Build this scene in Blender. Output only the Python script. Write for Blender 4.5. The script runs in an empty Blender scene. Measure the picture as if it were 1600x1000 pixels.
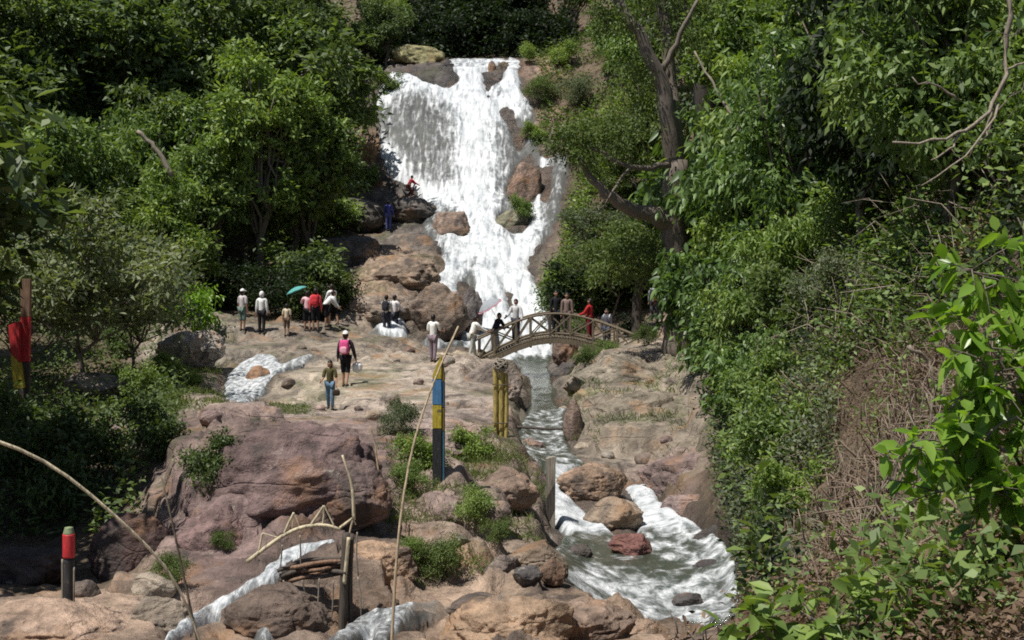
import bpy, math, random
import numpy as np
from mathutils import Vector, Matrix, Quaternion

# ------------------------------------------------------------------ basics
F = 1931.0          # focal length in photo pixels (photo 1600 x 1000)
CX, HY = 800.0, 400.0   # principal column and horizon row
scene = bpy.context.scene
COL = scene.collection
R = math.radians
rng = np.random.default_rng(7)
random.seed(7)

def at(px, py, Y):
    "world point seen at photo pixel px,py at depth Y (camera at the origin, looking along +Y)"
    return Vector(((px - CX) / F * Y, Y, (HY - py) / F * Y))

def tag(o, label=None, cat=None, group=None, kind=None):
    if label: o['label'] = label
    if cat: o['category'] = cat
    if group: o['group'] = group
    if kind: o['kind'] = kind
    return o

def empty(name, loc, rz=0.0, scale=1.0):
    o = bpy.data.objects.new(name, None)
    o.empty_display_size = 0.2
    o.location = loc; o.rotation_euler = (0, 0, rz); o.scale = (scale,) * 3
    COL.objects.link(o)
    return o

def mesh_np(name, V, faces, smooth=False):
    "faces: list of (n,k) int arrays"
    me = bpy.data.meshes.new(name)
    if not isinstance(faces, (list, tuple)): faces = [faces]
    faces = [np.asarray(f, dtype=np.int32) for f in faces if len(f)]
    V = np.asarray(V, dtype=np.float32)
    nl = sum(f.size for f in faces); nf = sum(len(f) for f in faces)
    me.vertices.add(len(V)); me.vertices.foreach_set('co', V.ravel())
    me.loops.add(nl); me.polygons.add(nf)
    me.loops.foreach_set('vertex_index', np.concatenate([f.ravel() for f in faces]))
    tot = np.concatenate([np.full(len(f), f.shape[1], np.int32) for f in faces])
    st = np.concatenate([[0], np.cumsum(tot)[:-1]]).astype(np.int32)
    me.polygons.foreach_set('loop_start', st)
    if smooth: me.polygons.foreach_set('use_smooth', np.ones(nf, bool))
    me.update(calc_edges=True); me.validate()
    return me

def obj(name, me, mat=None, parent=None):
    o = bpy.data.objects.new(name, me)
    COL.objects.link(o)
    if mat is not None:
        if len(me.materials) == 0: me.materials.append(mat)
    if parent is not None: o.parent = parent
    return o

def set_mat(o, mat):
    o.material_slots[0].link = 'OBJECT'; o.material_slots[0].material = mat

def vcol(me, name, arr):
    a = me.color_attributes.new(name, 'FLOAT_COLOR', 'POINT')
    c = np.ones((len(me.vertices), 4), np.float32); c[:, :arr.shape[1]] = arr
    a.data.foreach_set('color', c.ravel())

# ------------------------------------------------------------------ noise
def _h(ix, iy, iz, s):
    n = (ix * 374761393 + iy * 668265263 + iz * 2147483647 + s * 974634777) & 0xFFFFFFFF
    n = ((n ^ (n >> 13)) * 1274126177) & 0xFFFFFFFF
    n = (n ^ (n >> 16)) & 0xFFFFFFFF
    return n.astype(np.float64) / 4294967295.0
def vnoise(P, s=0):
    P = np.asarray(P, float); I = np.floor(P).astype(np.int64); f = P - I
    f = f * f * f * (f * (f * 6 - 15) + 10)
    o = 0
    for dx in (0, 1):
        for dy in (0, 1):
            for dz in (0, 1):
                w = (f[:, 0] if dx else 1 - f[:, 0]) * (f[:, 1] if dy else 1 - f[:, 1]) * (f[:, 2] if dz else 1 - f[:, 2])
                o = o + w * _h(I[:, 0] + dx, I[:, 1] + dy, I[:, 2] + dz, s)
    return o
def fbm(P, oct=4, s=0, gain=.5, ridge=False):
    o = 0; a = 1; t = 0; P = np.asarray(P, float)
    for k in range(oct):
        n = vnoise(P * 2.03 ** k + 17.3 * k, s + k)
        if ridge: n = 1 - np.abs(2 * n - 1)
        o = o + a * n; t += a; a *= gain
    return o / t
def worley(P, s=0):
    P = np.asarray(P, float); I = np.floor(P).astype(np.int64)
    d1 = np.full(len(P), 9.); d2 = np.full(len(P), 9.); cid = np.zeros(len(P))
    for dx in (-1, 0, 1):
        for dy in (-1, 0, 1):
            for dz in (-1, 0, 1):
                J = I + np.array([dx, dy, dz])
                q = np.stack([J[:, k] + _h(J[:, 0], J[:, 1], J[:, 2], s + 31 * k) for k in range(3)], 1)
                d = np.linalg.norm(P - q, axis=1)
                r = _h(J[:, 0], J[:, 1], J[:, 2], s + 99)
                m = d < d1
                d2 = np.where(m, d1, np.minimum(d2, d)); cid = np.where(m, r, cid); d1 = np.where(m, d, d1)
    return d1, d2, cid
def blur(A, sy, sx):
    for ax, s in ((0, sy), (1, sx)):
        if s <= 0: continue
        r = int(3 * s) + 1; k = np.exp(-.5 * (np.arange(-r, r + 1) / s) ** 2); k /= k.sum()
        pad = [(0, 0), (0, 0)]; pad[ax] = (r, r); B = np.pad(A, pad, mode='edge')
        o = 0
        for i in range(2 * r + 1):
            o = o + k[i] * (B[i:i + A.shape[0]] if ax == 0 else B[:, i:i + A.shape[1]])
        A = o
    return A
def sstep(a, b, x):
    t = np.clip((x - a) / (b - a), 0, 1); return t * t * (3 - 2 * t)
def inpoly(px, py, poly):
    r = np.zeros(px.shape, bool); n = len(poly)
    for i in range(n):
        x0, y0 = poly[i]; x1, y1 = poly[(i + 1) % n]
        if y0 == y1: continue
        c = ((y0 > py) != (y1 > py)) & (px < (x1 - x0) * (py - y0) / (y1 - y0) + x0)
        r ^= c
    return r
def dline(px, py, line):
    d = np.full(px.shape, 1e9)
    for (x0, y0), (x1, y1) in zip(line[:-1], line[1:]):
        vx, vy = x1 - x0, y1 - y0
        t = np.clip(((px - x0) * vx + (py - y0) * vy) / (vx * vx + vy * vy + 1e-9), 0, 1)
        d = np.minimum(d, np.hypot(px - x0 - t * vx, py - y0 - t * vy))
    return d

# ------------------------------------------------------------------ materials
def nodes(name):
    m = bpy.data.materials.new(name); m.use_nodes = True
    nt = m.node_tree; nt.nodes.clear()
    out = nt.nodes.new('ShaderNodeOutputMaterial')
    def N(t, **k):
        n = nt.nodes.new('ShaderNode' + t)
        for a, v in k.items():
            if a in n.inputs.keys() if isinstance(a, str) else False: n.inputs[a].default_value = v
            else: setattr(n, a, v)
        return n
    L = nt.links.new
    return m, nt, N, L, out
def ramp(N, stops, interp='LINEAR'):
    n = N('ValToRGB'); cr = n.color_ramp; cr.interpolation = interp
    while len(cr.elements) > 1: cr.elements.remove(cr.elements[0])
    for i, (p, c) in enumerate(stops):
        e = cr.elements[0] if i == 0 else cr.elements.new(p)
        e.position = p
        if not hasattr(c, '__len__'): c = (c, c, c)
        e.color = (*c[:3], 1)
    return n
def mixc(N, L, fac, a, b, mode='MIX'):
    n = N('MixRGB', blend_type=mode)
    for s, v in zip(('Fac', 'Color1', 'Color2'), (fac, a, b)):
        if hasattr(v, 'is_output') or isinstance(v, bpy.types.NodeSocket): L(v, n.inputs[s])
        elif s == 'Fac': n.inputs[s].default_value = v
        else: n.inputs[s].default_value = (*v[:3], 1)
    return n.outputs[0]

_cache = {}
def plain(name, c, rough=.8, vary=.25, scale=9, spec=.3, bump=0.0):
    "a plain surface whose colour is broken up by grime"
    key = (name, tuple(round(x, 3) for x in c))
    if key in _cache: return _cache[key]
    m, nt, N, L, out = nodes(name)
    p = N('BsdfPrincipled'); p.inputs['Roughness'].default_value = rough
    p.inputs['Specular IOR Level'].default_value = spec
    tc = N('TexCoord'); no = N('TexNoise'); no.inputs['Scale'].default_value = scale; no.inputs['Detail'].default_value = 5
    L(tc.outputs['Object'], no.inputs['Vector'])
    r = ramp(N, [(.3, [x * (1 - vary) for x in c]), (.7, [min(1, x * (1 + vary * .6)) for x in c])])
    L(no.outputs['Fac'], r.inputs['Fac']); L(r.outputs['Color'], p.inputs['Base Color'])
    if bump:
        b = N('Bump'); b.inputs['Strength'].default_value = bump; b.inputs['Distance'].default_value = .02
        L(no.outputs['Fac'], b.inputs['Height']); L(b.outputs['Normal'], p.inputs['Normal'])
    L(p.outputs[0], out.inputs['Surface'])
    _cache[key] = m; return m

def paint(name, c):
    "old paint on a wooden post: faded, chipped to bare wood, dirty towards its own lower streaks"
    m, nt, N, L, out = nodes(name)
    p = N('BsdfPrincipled'); p.inputs['Roughness'].default_value = .6
    tc = N('NewGeometry'); mp = N('Mapping'); mp.inputs['Scale'].default_value = (30, 30, 5); L(tc.outputs['Position'], mp.inputs['Vector'])
    n1 = N('TexNoise'); n1.inputs['Scale'].default_value = 1; n1.inputs['Detail'].default_value = 8; n1.inputs['Roughness'].default_value = .7; L(mp.outputs[0], n1.inputs['Vector'])
    r = ramp(N, [(.3, [x * .45 for x in c]), (.5, c), (.75, [min(1, x * 1.25 + .03) for x in c])]); L(n1.outputs['Fac'], r.inputs['Fac'])
    n2 = N('TexNoise'); n2.inputs['Scale'].default_value = 9; n2.inputs['Detail'].default_value = 8; n2.inputs['Roughness'].default_value = .7; L(tc.outputs['Position'], n2.inputs['Vector'])
    ch = ramp(N, [(.60, 0.0), (.64, 1.0)]); L(n2.outputs['Fac'], ch.inputs['Fac'])
    c2 = mixc(N, L, ch.outputs[0], r.outputs[0], (.10, .085, .065)); L(c2, p.inputs['Base Color'])
    b = N('Bump'); b.inputs['Strength'].default_value = .6; b.inputs['Distance'].default_value = .01; L(n1.outputs['Fac'], b.inputs['Height']); L(b.outputs[0], p.inputs['Normal'])
    L(p.outputs[0], out.inputs['Surface']); return m

def wood(name, c, scale=(14, 14, 1.2)):
    m, nt, N, L, out = nodes(name)
    p = N('BsdfPrincipled'); p.inputs['Roughness'].default_value = .85
    tc = N('TexCoord'); mp = N('Mapping'); mp.inputs['Scale'].default_value = scale
    no = N('TexNoise'); no.inputs['Scale'].default_value = 3; no.inputs['Detail'].default_value = 7; no.inputs['Distortion'].default_value = .6
    L(tc.outputs['Object'], mp.inputs['Vector']); L(mp.outputs[0], no.inputs['Vector'])
    r = ramp(N, [(.25, [x * .4 for x in c]), (.5, c), (.75, [min(1, x * 1.5) for x in c])])
    L(no.outputs['Fac'], r.inputs['Fac']); L(r.outputs['Color'], p.inputs['Base Color'])
    b = N('Bump'); b.inputs['Strength'].default_value = .7; b.inputs['Distance'].default_value = .02
    L(no.outputs['Fac'], b.inputs['Height']); L(b.outputs['Normal'], p.inputs['Normal'])
    L(p.outputs[0], out.inputs['Surface']); return m

def rock_material(name, attr=True, tint=(.27, .2, .165), k=1.0):
    m, nt, N, L, out = nodes(name)
    p = N('BsdfPrincipled')
    geo = N('NewGeometry'); pos = geo.outputs['Position']
    def noise(scale, detail=8, rough=.6, vec=pos, dist=0):
        n = N('TexNoise'); n.inputs['Scale'].default_value = scale; n.inputs['Detail'].default_value = detail
        n.inputs['Roughness'].default_value = rough; n.inputs['Distortion'].default_value = dist
        L(vec, n.inputs['Vector']); return n.outputs['Fac']
    if attr:
        a = N('VertexColor', layer_name='tint'); base = a.outputs['Color']
        v = N('VertexColor', layer_name='zone'); sp = N('SeparateColor'); L(v.outputs['Color'], sp.inputs[0])
        soil, wet, moss = sp.outputs[0], sp.outputs[1], sp.outputs[2]
    else:
        c = N('RGB'); c.outputs[0].default_value = (*tint, 1); base = c.outputs[0]; soil = None
    n1 = noise(.55 * k, 9, .62, dist=.4); n2 = noise(3.2 * k, 8, .65); n3 = noise(14 * k, 5, .7)
    r1 = ramp(N, [(.32, .42), (.5, 1.0), (.68, 1.45)]); L(n1, r1.inputs['Fac'])
    r2 = ramp(N, [(.3, .5), (.52, 1.0), (.7, 1.35)]); L(n2, r2.inputs['Fac'])
    r3 = ramp(N, [(.3, .82), (.7, 1.15)]); L(n3, r3.inputs['Fac'])
    hs = N('HueSaturation'); hs.inputs['Saturation'].default_value = .86; hs.inputs['Value'].default_value = .95; L(base, hs.inputs['Color']); base = hs.outputs[0]
    c = mixc(N, L, 1.0, base, r1.outputs[0], 'MULTIPLY'); c = mixc(N, L, 1.0, c, r2.outputs[0], 'MULTIPLY')
    c = mixc(N, L, 1.0, c, r3.outputs[0], 'MULTIPLY')
    # rust stain, pale lichen, dark weathering streaks
    mp = N('Mapping'); mp.inputs['Location'].default_value = (31, 7, 3); L(pos, mp.inputs['Vector'])
    s = ramp(N, [(.54, 0.0), (.68, .55)]); L(noise(.8 * k, 8, .6, mp.outputs[0]), s.inputs['Fac'])
    c = mixc(N, L, s.outputs[0], c, (.36, .19, .085))
    mp2 = N('Mapping'); mp2.inputs['Location'].default_value = (-11, 23, 5); L(pos, mp2.inputs['Vector'])
    s = ramp(N, [(.6, 0.0), (.68, .5)]); L(noise(2.3 * k, 9, .7, mp2.outputs[0]), s.inputs['Fac'])
    c = mixc(N, L, s.outputs[0], c, (.47, .42, .36))
    mp3 = N('Mapping'); mp3.inputs['Scale'].default_value = (1, 1, .35); mp3.inputs['Location'].default_value = (3, -9, 1); L(pos, mp3.inputs['Vector'])
    s = ramp(N, [(.54, 0.0), (.64, .8)]); L(noise(1.1 * k, 9, .65, mp3.outputs[0]), s.inputs['Fac'])
    c = mixc(N, L, s.outputs[0], c, (.06, .05, .045))
    # cracks along bedding
    mp4 = N('Mapping'); mp4.inputs['Scale'].default_value = (.5, .5, 1.6); L(pos, mp4.inputs['Vector'])
    w = N('TexNoise'); w.inputs['Scale'].default_value = 1.2; L(pos, w.inputs['Vector'])
    wm = mixc(N, L, .35, mp4.outputs[0], w.outputs['Color'], 'ADD')
    vo = N('TexVoronoi', feature='DISTANCE_TO_EDGE'); vo.inputs['Scale'].default_value = 1.1 * k; L(wm, vo.inputs['Vector'])
    cr = ramp(N, [(0.0, 1.0), (.03, 0.0)]); L(vo.outputs['Distance'], cr.inputs['Fac'])
    cm = N('Math', operation='MULTIPLY'); L(cr.outputs[0], cm.inputs[0]); cm.inputs[1].default_value = .14
    c = mixc(N, L, cm.outputs[0], c, (.05, .04, .035))
    rough = .82
    if attr:
        sr = ramp(N, [(.25, (.035, .026, .018)), (.45, (.1, .075, .05)), (.6, (.17, .125, .085)), (.75, (.05, .06, .02))]); L(noise(2.2, 9, .7), sr.inputs['Fac'])
        c = mixc(N, L, soil, c, sr.outputs[0])
        mr = ramp(N, [(.35, (.03, .05, .012)), (.65, (.12, .15, .04))]); L(noise(6, 6), mr.inputs['Fac'])
        c = mixc(N, L, moss, c, mr.outputs[0])
        dk = N('Math', operation='MULTIPLY_ADD'); L(wet, dk.inputs[0]); dk.inputs[1].default_value = -.6; dk.inputs[2].default_value = 1
        c = mixc(N, L, 1.0, c, dk.outputs[0], 'MULTIPLY')
        ro = N('Math', operation='MULTIPLY_ADD'); L(wet, ro.inputs[0]); ro.inputs[1].default_value = -.5; ro.inputs[2].default_value = .85
        L(ro.outputs[0], p.inputs['Roughness'])
    else: p.inputs['Roughness'].default_value = rough
    L(c, p.inputs['Base Color'])
    h = N('Math', operation='MULTIPLY_ADD'); L(n2, h.inputs[0]); h.inputs[1].default_value = 1.0
    n3s = N('Math', operation='MULTIPLY'); L(n3, n3s.inputs[0]); n3s.inputs[1].default_value = .35; L(n3s.outputs[0], h.inputs[2])
    h2 = N('Math', operation='SUBTRACT'); L(h.outputs[0], h2.inputs[0]); L(cm.outputs[0], h2.inputs[1])
    b = N('Bump'); b.inputs['Strength'].default_value = 1.0; b.inputs['Distance'].default_value = .14 / k
    L(h2.outputs[0], b.inputs['Height']); L(b.outputs['Normal'], p.inputs['Normal'])
    p.inputs['Specular IOR Level'].default_value = .3
    L(p.outputs[0], out.inputs['Surface'])
    return m

# ------------------------------------------------------------------ camera, sun, sky
cam = bpy.data.cameras.new('camera'); co = bpy.data.objects.new('camera', cam); COL.objects.link(co)
co.rotation_euler = (R(90), 0, 0); cam.sensor_width = 36; cam.lens = 36 * F / 1600
cam.shift_y = -(500 - HY) / 1600; cam.clip_start = .1; cam.clip_end = 2000
scene.camera = co
SUN = Vector((-.32, -.25, .91)).normalized()
sl = bpy.data.lights.new('sun', 'SUN'); sl.energy = 5.0; sl.angle = R(.5); sl.color = (1, .955, .88)
so = bpy.data.objects.new('sun', sl); so.rotation_euler = (-SUN).to_track_quat('-Z', 'Y').to_euler(); so.location = SUN * 60; COL.objects.link(so)
w = bpy.data.worlds.new('World'); scene.world = w; w.use_nodes = True
nt = w.node_tree; bg = nt.nodes['Background']; sk = nt.nodes.new('ShaderNodeTexSky'); sk.sky_type = 'NISHITA'; sk.sun_disc = False
sk.sun_elevation = math.asin(SUN.z); sk.sun_rotation = math.atan2(SUN.x, SUN.y)
nt.links.new(sk.outputs[0], bg.inputs[0]); bg.inputs[1].default_value = .07
scene.view_settings.view_transform = 'Standard'; scene.view_settings.look = 'None'; scene.view_settings.exposure = 0.2
scene.render.engine = 'CYCLES'
cy = scene.cycles; cy.max_bounces = 6; cy.diffuse_bounces = 3; cy.glossy_bounces = 2; cy.transmission_bounces = 3; cy.transparent_max_bounces = 12
cy.use_denoising = False; cy.filter_width = 1.8; cy.sample_clamp_indirect = 4
# ------------------------------------------------------------------ terrain: profiles of the ravine at each depth (photo column, photo row)
PROF = {
 2.4: [(-600,1700),(1200,1700),(1900,1450),(2200,1300)],
 5: [(-600,1120),(1100,1110),(1350,1075),(1600,960),(1900,800),(2200,600)],
 8: [(-600,1090),(700,1095),(1100,1060),(1300,1010),(1450,940),(1600,830),(1900,600),(2200,300)],
 11: [(-600,1040),(100,1050),(700,1075),(1000,1055),(1150,1010),(1250,960),(1400,850),(1600,690),(1900,400),(2200,100)],
 13: [(-600,930),(0,965),(150,965),(230,985),(280,998),(400,1000),(520,995),(700,1010),(1000,1030),(1180,990),(1260,930),(1400,780),(1600,590),(1900,250)],
 14.5: [(-600,930),(0,935),(200,932),(270,960),(330,958),(430,910),(500,960),(560,985),(640,955),(720,970),(850,950),(950,1000),(1100,1010),(1200,960),(1280,880),(1400,720),(1600,500),(1900,100)],
 16: [(-600,930),(0,935),(150,932),(200,925),(280,905),(340,890),(400,885),(470,880),(530,862),(600,870),(700,915),(760,905),(850,920),(950,972),(1050,1000),(1150,985),(1200,930),(1300,820),(1450,600),(1600,420),(1900,-50)],
 18: [(-600,915),(0,925),(150,922),(200,910),(260,870),(310,800),(400,760),(500,770),(560,800),(620,830),(700,830),(760,850),(820,875),(880,908),(950,955),(1050,972),(1150,962),(1170,900),(1250,800),(1350,690),(1450,540),(1600,320),(1900,-200)],
 20: [(-600,880),(0,895),(150,890),(200,860),(250,800),(300,720),(350,690),(450,680),(530,700),(580,740),(640,760),(700,745),(760,770),(820,820),(880,870),(920,888),(1000,892),(1100,888),(1140,880),(1160,800),(1250,690),(1350,590),(1450,470),(1600,240),(1900,-300)],
 22: [(-600,830),(0,845),(150,835),(200,800),(270,720),(320,672),(450,690),(560,700),(620,705),(700,720),(780,740),(830,790),(860,828),(920,842),(1000,848),(1060,843),(1110,830),(1150,740),(1250,620),(1350,530),(1450,410),(1600,170),(1900,-400)],
 25: [(-600,730),(0,740),(180,740),(270,690),(330,662),(450,676),(560,680),(640,682),(720,692),(790,702),(850,770),(900,788),(960,798),(1020,796),(1060,778),(1100,740),(1130,690),(1200,600),(1300,500),(1400,390),(1600,70),(1900,-500)],
 29: [(-600,680),(0,690),(150,690),(280,655),(400,655),(520,662),(600,655),(700,660),(780,680),(820,712),(850,722),(900,727),(950,735),(1000,738),(1060,705),(1100,670),(1140,600),(1250,500),(1350,410),(1600,-60),(1900,-700)],
 33: [(-600,640),(0,650),(150,650),(300,635),(400,638),(520,640),(600,630),(700,630),(790,640),(815,684),(850,690),(880,690),(900,655),(980,650),(1060,650),(1100,610),(1150,530),(1250,430),(1400,280),(1600,-210),(1900,-900)],
 38: [(-600,600),(0,620),(150,620),(300,612),(350,628),(400,628),(440,612),(520,608),(600,596),(700,585),(790,600),(813,640),(850,645),(885,645),(905,605),(980,585),(1060,595),(1100,560),(1150,470),(1250,360),(1400,180),(1600,-360)],
 43: [(-600,570),(0,585),(200,578),(330,572),(370,570),(420,565),(480,562),(600,560),(700,560),(790,570),(810,596),(822,612),(860,612),(885,608),(905,585),(980,560),(1060,560),(1100,510),(1150,420),(1250,290),(1400,80),(1600,-520)],
 48: [(-600,530),(0,545),(200,530),(300,525),(370,522),(450,527),(530,530),(600,540),(700,555),(760,562),(800,575),(815,590),(860,590),(885,580),(920,556),(1000,535),(1060,522),(1100,450),(1150,370),(1250,230),(1400,-20)],
 52: [(-600,480),(0,500),(250,500),(330,495),(400,505),(530,508),(570,515),(640,525),(700,545),(750,556),(800,567),(815,572),(860,572),(880,562),(930,530),(1000,510),(1050,500),(1100,420),(1200,250),(1400,-120)],
 55: [(-600,440),(0,460),(250,470),(400,490),(530,480),(570,455),(640,462),(680,500),(720,520),(780,528),(830,532),(870,522),(900,505),(950,488),(1000,475),(1050,465),(1100,370),(1200,200),(1400,-220)],
 58: [(-600,400),(0,430),(250,450),(400,470),(520,440),(580,412),(650,425),(700,455),(740,470),(790,468),(840,480),(862,468),(885,435),(950,420),(1050,360),(1100,310),(1400,-300)],
 62: [(-600,370),(0,400),(250,420),(400,440),(520,398),(600,388),(690,392),(720,405),(770,402),(820,405),(850,390),(900,360),(1000,290),(1100,220),(1400,-400)],
 67: [(-600,330),(0,360),(250,380),(400,400),(520,352),(600,366),(660,352),(700,345),(750,335),(800,335),(840,328),(900,290),(1000,220),(1100,140),(1400,-450)],
 70: [(-600,300),(0,330),(300,360),(500,322),(560,320),(600,338),(650,318),(700,305),(750,292),(800,285),(850,262),(900,230),(1000,165),(1100,100),(1400,-460)],
 73: [(-600,280),(0,310),(300,330),(500,300),(570,255),(600,235),(700,212),(800,208),(850,200),(900,190),(1000,130),(1100,60),(1400,-470)],
 76: [(-600,260),(0,290),(300,300),(500,265),(570,190),(600,150),(660,140),(700,148),(750,145),(820,142),(860,135),(900,125),(1000,85),(1100,20),(1400,-480)],
 79: [(-600,240),(0,270),(300,270),(500,215),(580,135),(620,110),(700,101),(800,101),(830,105),(900,90),(1000,55),(1100,-10),(1400,-490)],
 85: [(-600,210),(0,240),(300,240),(500,160),(600,102),(650,96),(700,98),(810,97),(860,88),(950,55),(1100,-40),(1400,-500)],
 100: [(-600,100),(0,130),(300,130),(600,50),(700,62),(800,62),(900,40),(1100,-120),(1400,-400)],
 150: [(-600,-180),(0,-160),(700,-180),(1400,-350),(2200,-420)],
}
_rows = sorted(PROF)
PX = np.concatenate([np.arange(-2100, -560, 22), np.arange(-560, 2170, 3.4), np.arange(2170, 4200, 22)])
YS = np.concatenate([np.arange(2.5, 11, .22), np.arange(11, 30, .085), np.arange(30, 53, .12), np.arange(53, 82, .1), np.arange(82, 100, .6), np.arange(100, 150.1, 2.5)])
NX, NY = len(PX), len(YS)
Zrow = []
for y in _rows:
    a = sorted(PROF[y]); xs = [q[0] for q in a]; ys = [q[1] for q in a]
    Zrow.append((HY - np.interp(PX, xs, ys)) / F * y)
Zrow = np.array(Zrow)
Zb = np.empty((NY, NX))
for j in range(NX): Zb[:, j] = np.interp(YS, _rows, Zrow[:, j])
Zb = blur(Zb, 4.0, 3.0)
Zb = np.minimum(Zb, 60)
GX = (PX[None, :] - CX) / F * YS[:, None]
GY = np.repeat(YS[:, None], NX, 1)
def proj(Z): return np.repeat(PX[None, :], NY, 0), HY - F * Z / GY
PXG, PYG = proj(Zb)

# ---- where water runs (photo outlines of each reach, with the depths it lies at)
FALL = [(612,116),(594,140),(586,168),(588,215),(600,255),(625,288),(655,308),(670,335),(660,345),(668,372),(690,384),(692,400),(695,425),(670,440),(640,462),(622,490),(606,511),(578,516),(580,520),(625,528),(690,545),(740,552),(790,566),(815,572),(864,572),(862,500),(852,470),(832,440),(820,412),(838,392),(862,362),(874,330),(888,248),(872,240),(850,250),(842,242),(828,205),(836,180),(824,162),(813,140),(810,98),(700,96),(716,128),(700,142),(660,128),(640,116)]
WATER = [  # polygon, y-range, foam, fall
 (FALL, (50.5, 80.5), 1.0, 1.0),
 ([(700,92),(812,92),(812,112),(700,112)], (78.5, 90), .6, 0),
 ([(800,560),(866,560),(862,575),(868,600),(874,640),(884,662),(817,662),(826,640),(826,600)], (36, 53), .06, 0),
 ([(814,655),(884,638),(880,680),(896,710),(918,732),(880,738),(832,724),(812,700)], (27, 39), .35, 0),
 ([(855,735),(890,730),(890,770),(880,780),(950,830),(965,850),(930,872),(900,850),(855,800)], (20.4, 29), .8, .3),
 ([(972,760),(1012,760),(1034,790),(1110,838),(1135,850),(1000,850),(995,810)], (20.6, 28), .82, .3),
 ([(872,840),(960,846),(1005,838),(1060,836),(1120,835),(1150,875),(1155,920),(1172,972),(1100,985),(960,978),(868,915)], (17, 22.5), .22, 0.0),
 ([(1000,835),(1060,836),(1120,835),(1150,875),(1145,900),(1085,905),(1060,880),(1000,868)], (17, 22.5), .48, 0.05),
 ([(868,905),(920,893),(960,905),(1010,912),(1075,915),(1120,905),(1150,915),(1172,972),(1100,985),(960,978)], (17, 22.5), .52, 0.15),
 ([(396,554),(430,558),(442,582),(386,636),(346,634),(352,590)], (35, 46), .62, .5),
 ([(480,553),(495,556),(440,582),(425,578)], (38, 46), .6, .2),
 ([(535,847),(526,866),(486,876),(452,897),(395,925),(330,964),(275,1003),(235,1010),(300,966),(370,922),(432,886),(442,866),(474,852)], (11.5, 17.5), .74, .3),
 ([(462,943),(472,950),(425,1006),(385,1006)], (12, 15.5), .55, .3),
 ([(590,952),(640,945),(705,932),(680,948),(640,965),(605,1012),(575,1012),(590,985),(560,1000),(530,1012),(495,1012),(545,978)], (12, 16), .48, .1),
]
DRY = [  # rock that stands clear of the falling water
 [(806,255),(830,236),(842,262),(838,300),(836,322),(800,322),(790,300)], [(778,330),(835,330),(826,352),(812,372),(790,362),(775,345)],
 [(848,262),(862,258),(862,300),(852,325),(846,310)], [(736,345),(742,330),(737,372)], [(838,206),(832,180),(826,205),(818,232),(806,240),(800,225),(815,190)],
 [(778,170),(800,168),(812,205),(800,214),(788,190)], [(786,430),(800,455),(806,492),(796,496),(788,460)], [(640,465),(690,440),(735,445),(746,470),(735,540),(640,535),(632,500)],
 [(752,112),(790,95),(790,128),(770,134),(764,165),(756,150)],
]
wm = np.zeros((NY, NX)); foam = np.zeros((NY, NX)); fall = np.zeros((NY, NX))
jx = 10 * (fbm(np.stack([GX.ravel() * 1.1, GY.ravel() * .8, Zb.ravel() * 1.1], 1), 3, 5) - .5).reshape(NY, NX)
jf = 16 * (fbm(np.stack([GX.ravel() * 4.5, GY.ravel() * 3.5, Zb.ravel() * 4.5], 1), 3, 15) - .5).reshape(NY, NX) * (GY < 30); jx = jx + jf
for poly, (y0, y1), fo, fa in WATER:
    m = inpoly(PXG + jx, PYG + jx * .5, poly) & (GY > y0) & (GY < y1)
    wm[m] = 1; foam[m] = fo; fall[m] = fa
for poly in DRY:
    wm[inpoly(PXG + jx * .7, PYG + jx * .4, poly) & (GY > 50) & (dline(PXG, PYG, [(700,440),(712,480),(722,520),(735,545)]) > 11)] = 0
foam *= wm; fall *= wm
wmb = blur(wm, 1.3, 1.2)
wwide = blur(wm, 7, 5)
# smoothed foam / fall amounts
den = blur(wm, 2, 2) + 1e-6
foam = blur(foam, 2, 2) / den; fall = blur(fall, 2, 2) / den
# stream bed slope -> white water
dz = np.gradient(blur(Zb, 3, 3), axis=0) / np.gradient(GY, axis=0)
foam = np.clip(foam + .5 * sstep(.12, .5, np.abs(dz)) * (1 - fall) * (PXG > 760), 0, 1)
# foam pools and jets of the main fall
jet = dline(PXG, PYG, [(745,100),(742,160),(742,250),(745,320),(765,400),(800,450),(828,520),(835,570)])
top = dline(PXG, PYG, [(600,150),(630,126),(680,135),(735,175)])
tr = dline(PXG, PYG, [(790,120),(810,160),(760,180)])
bl = dline(PXG, PYG, [(595,240),(625,285),(670,310),(740,310)])
lo = dline(PXG, PYG, [(740,390),(700,430),(640,470),(612,515)])
rr = dline(PXG, PYG, [(850,250),(838,330),(840,360),(800,390)])
pool = dline(PXG, PYG, [(720,380),(790,400),(820,400)])
ws = dline(PXG, PYG, [(705,445),(712,480),(722,520),(735,545)])
ll = dline(PXG, PYG, [(590,516),(605,515),(625,528),(690,540)])
dens = np.maximum.reduce([.8 * np.exp(-(ws / 8) ** 2), .7 * np.exp(-(ll / 7) ** 2), np.exp(-(jet / 34) ** 2), .9 * np.exp(-(top / 22) ** 2), .95 * np.exp(-(tr / 24) ** 2), .85 * np.exp(-(bl / 22) ** 2),
                          .95 * np.exp(-(lo / 20) ** 2), .75 * np.exp(-(rr / 9) ** 2), np.exp(-(pool / 32) ** 2)])
dens = np.maximum(dens, .82 * sstep(380, 420, PYG) * (PXG > 745))
fallden = np.where(fall > .6, .27 + .62 * np.clip(dens, 0, 1), foam * .92)

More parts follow.
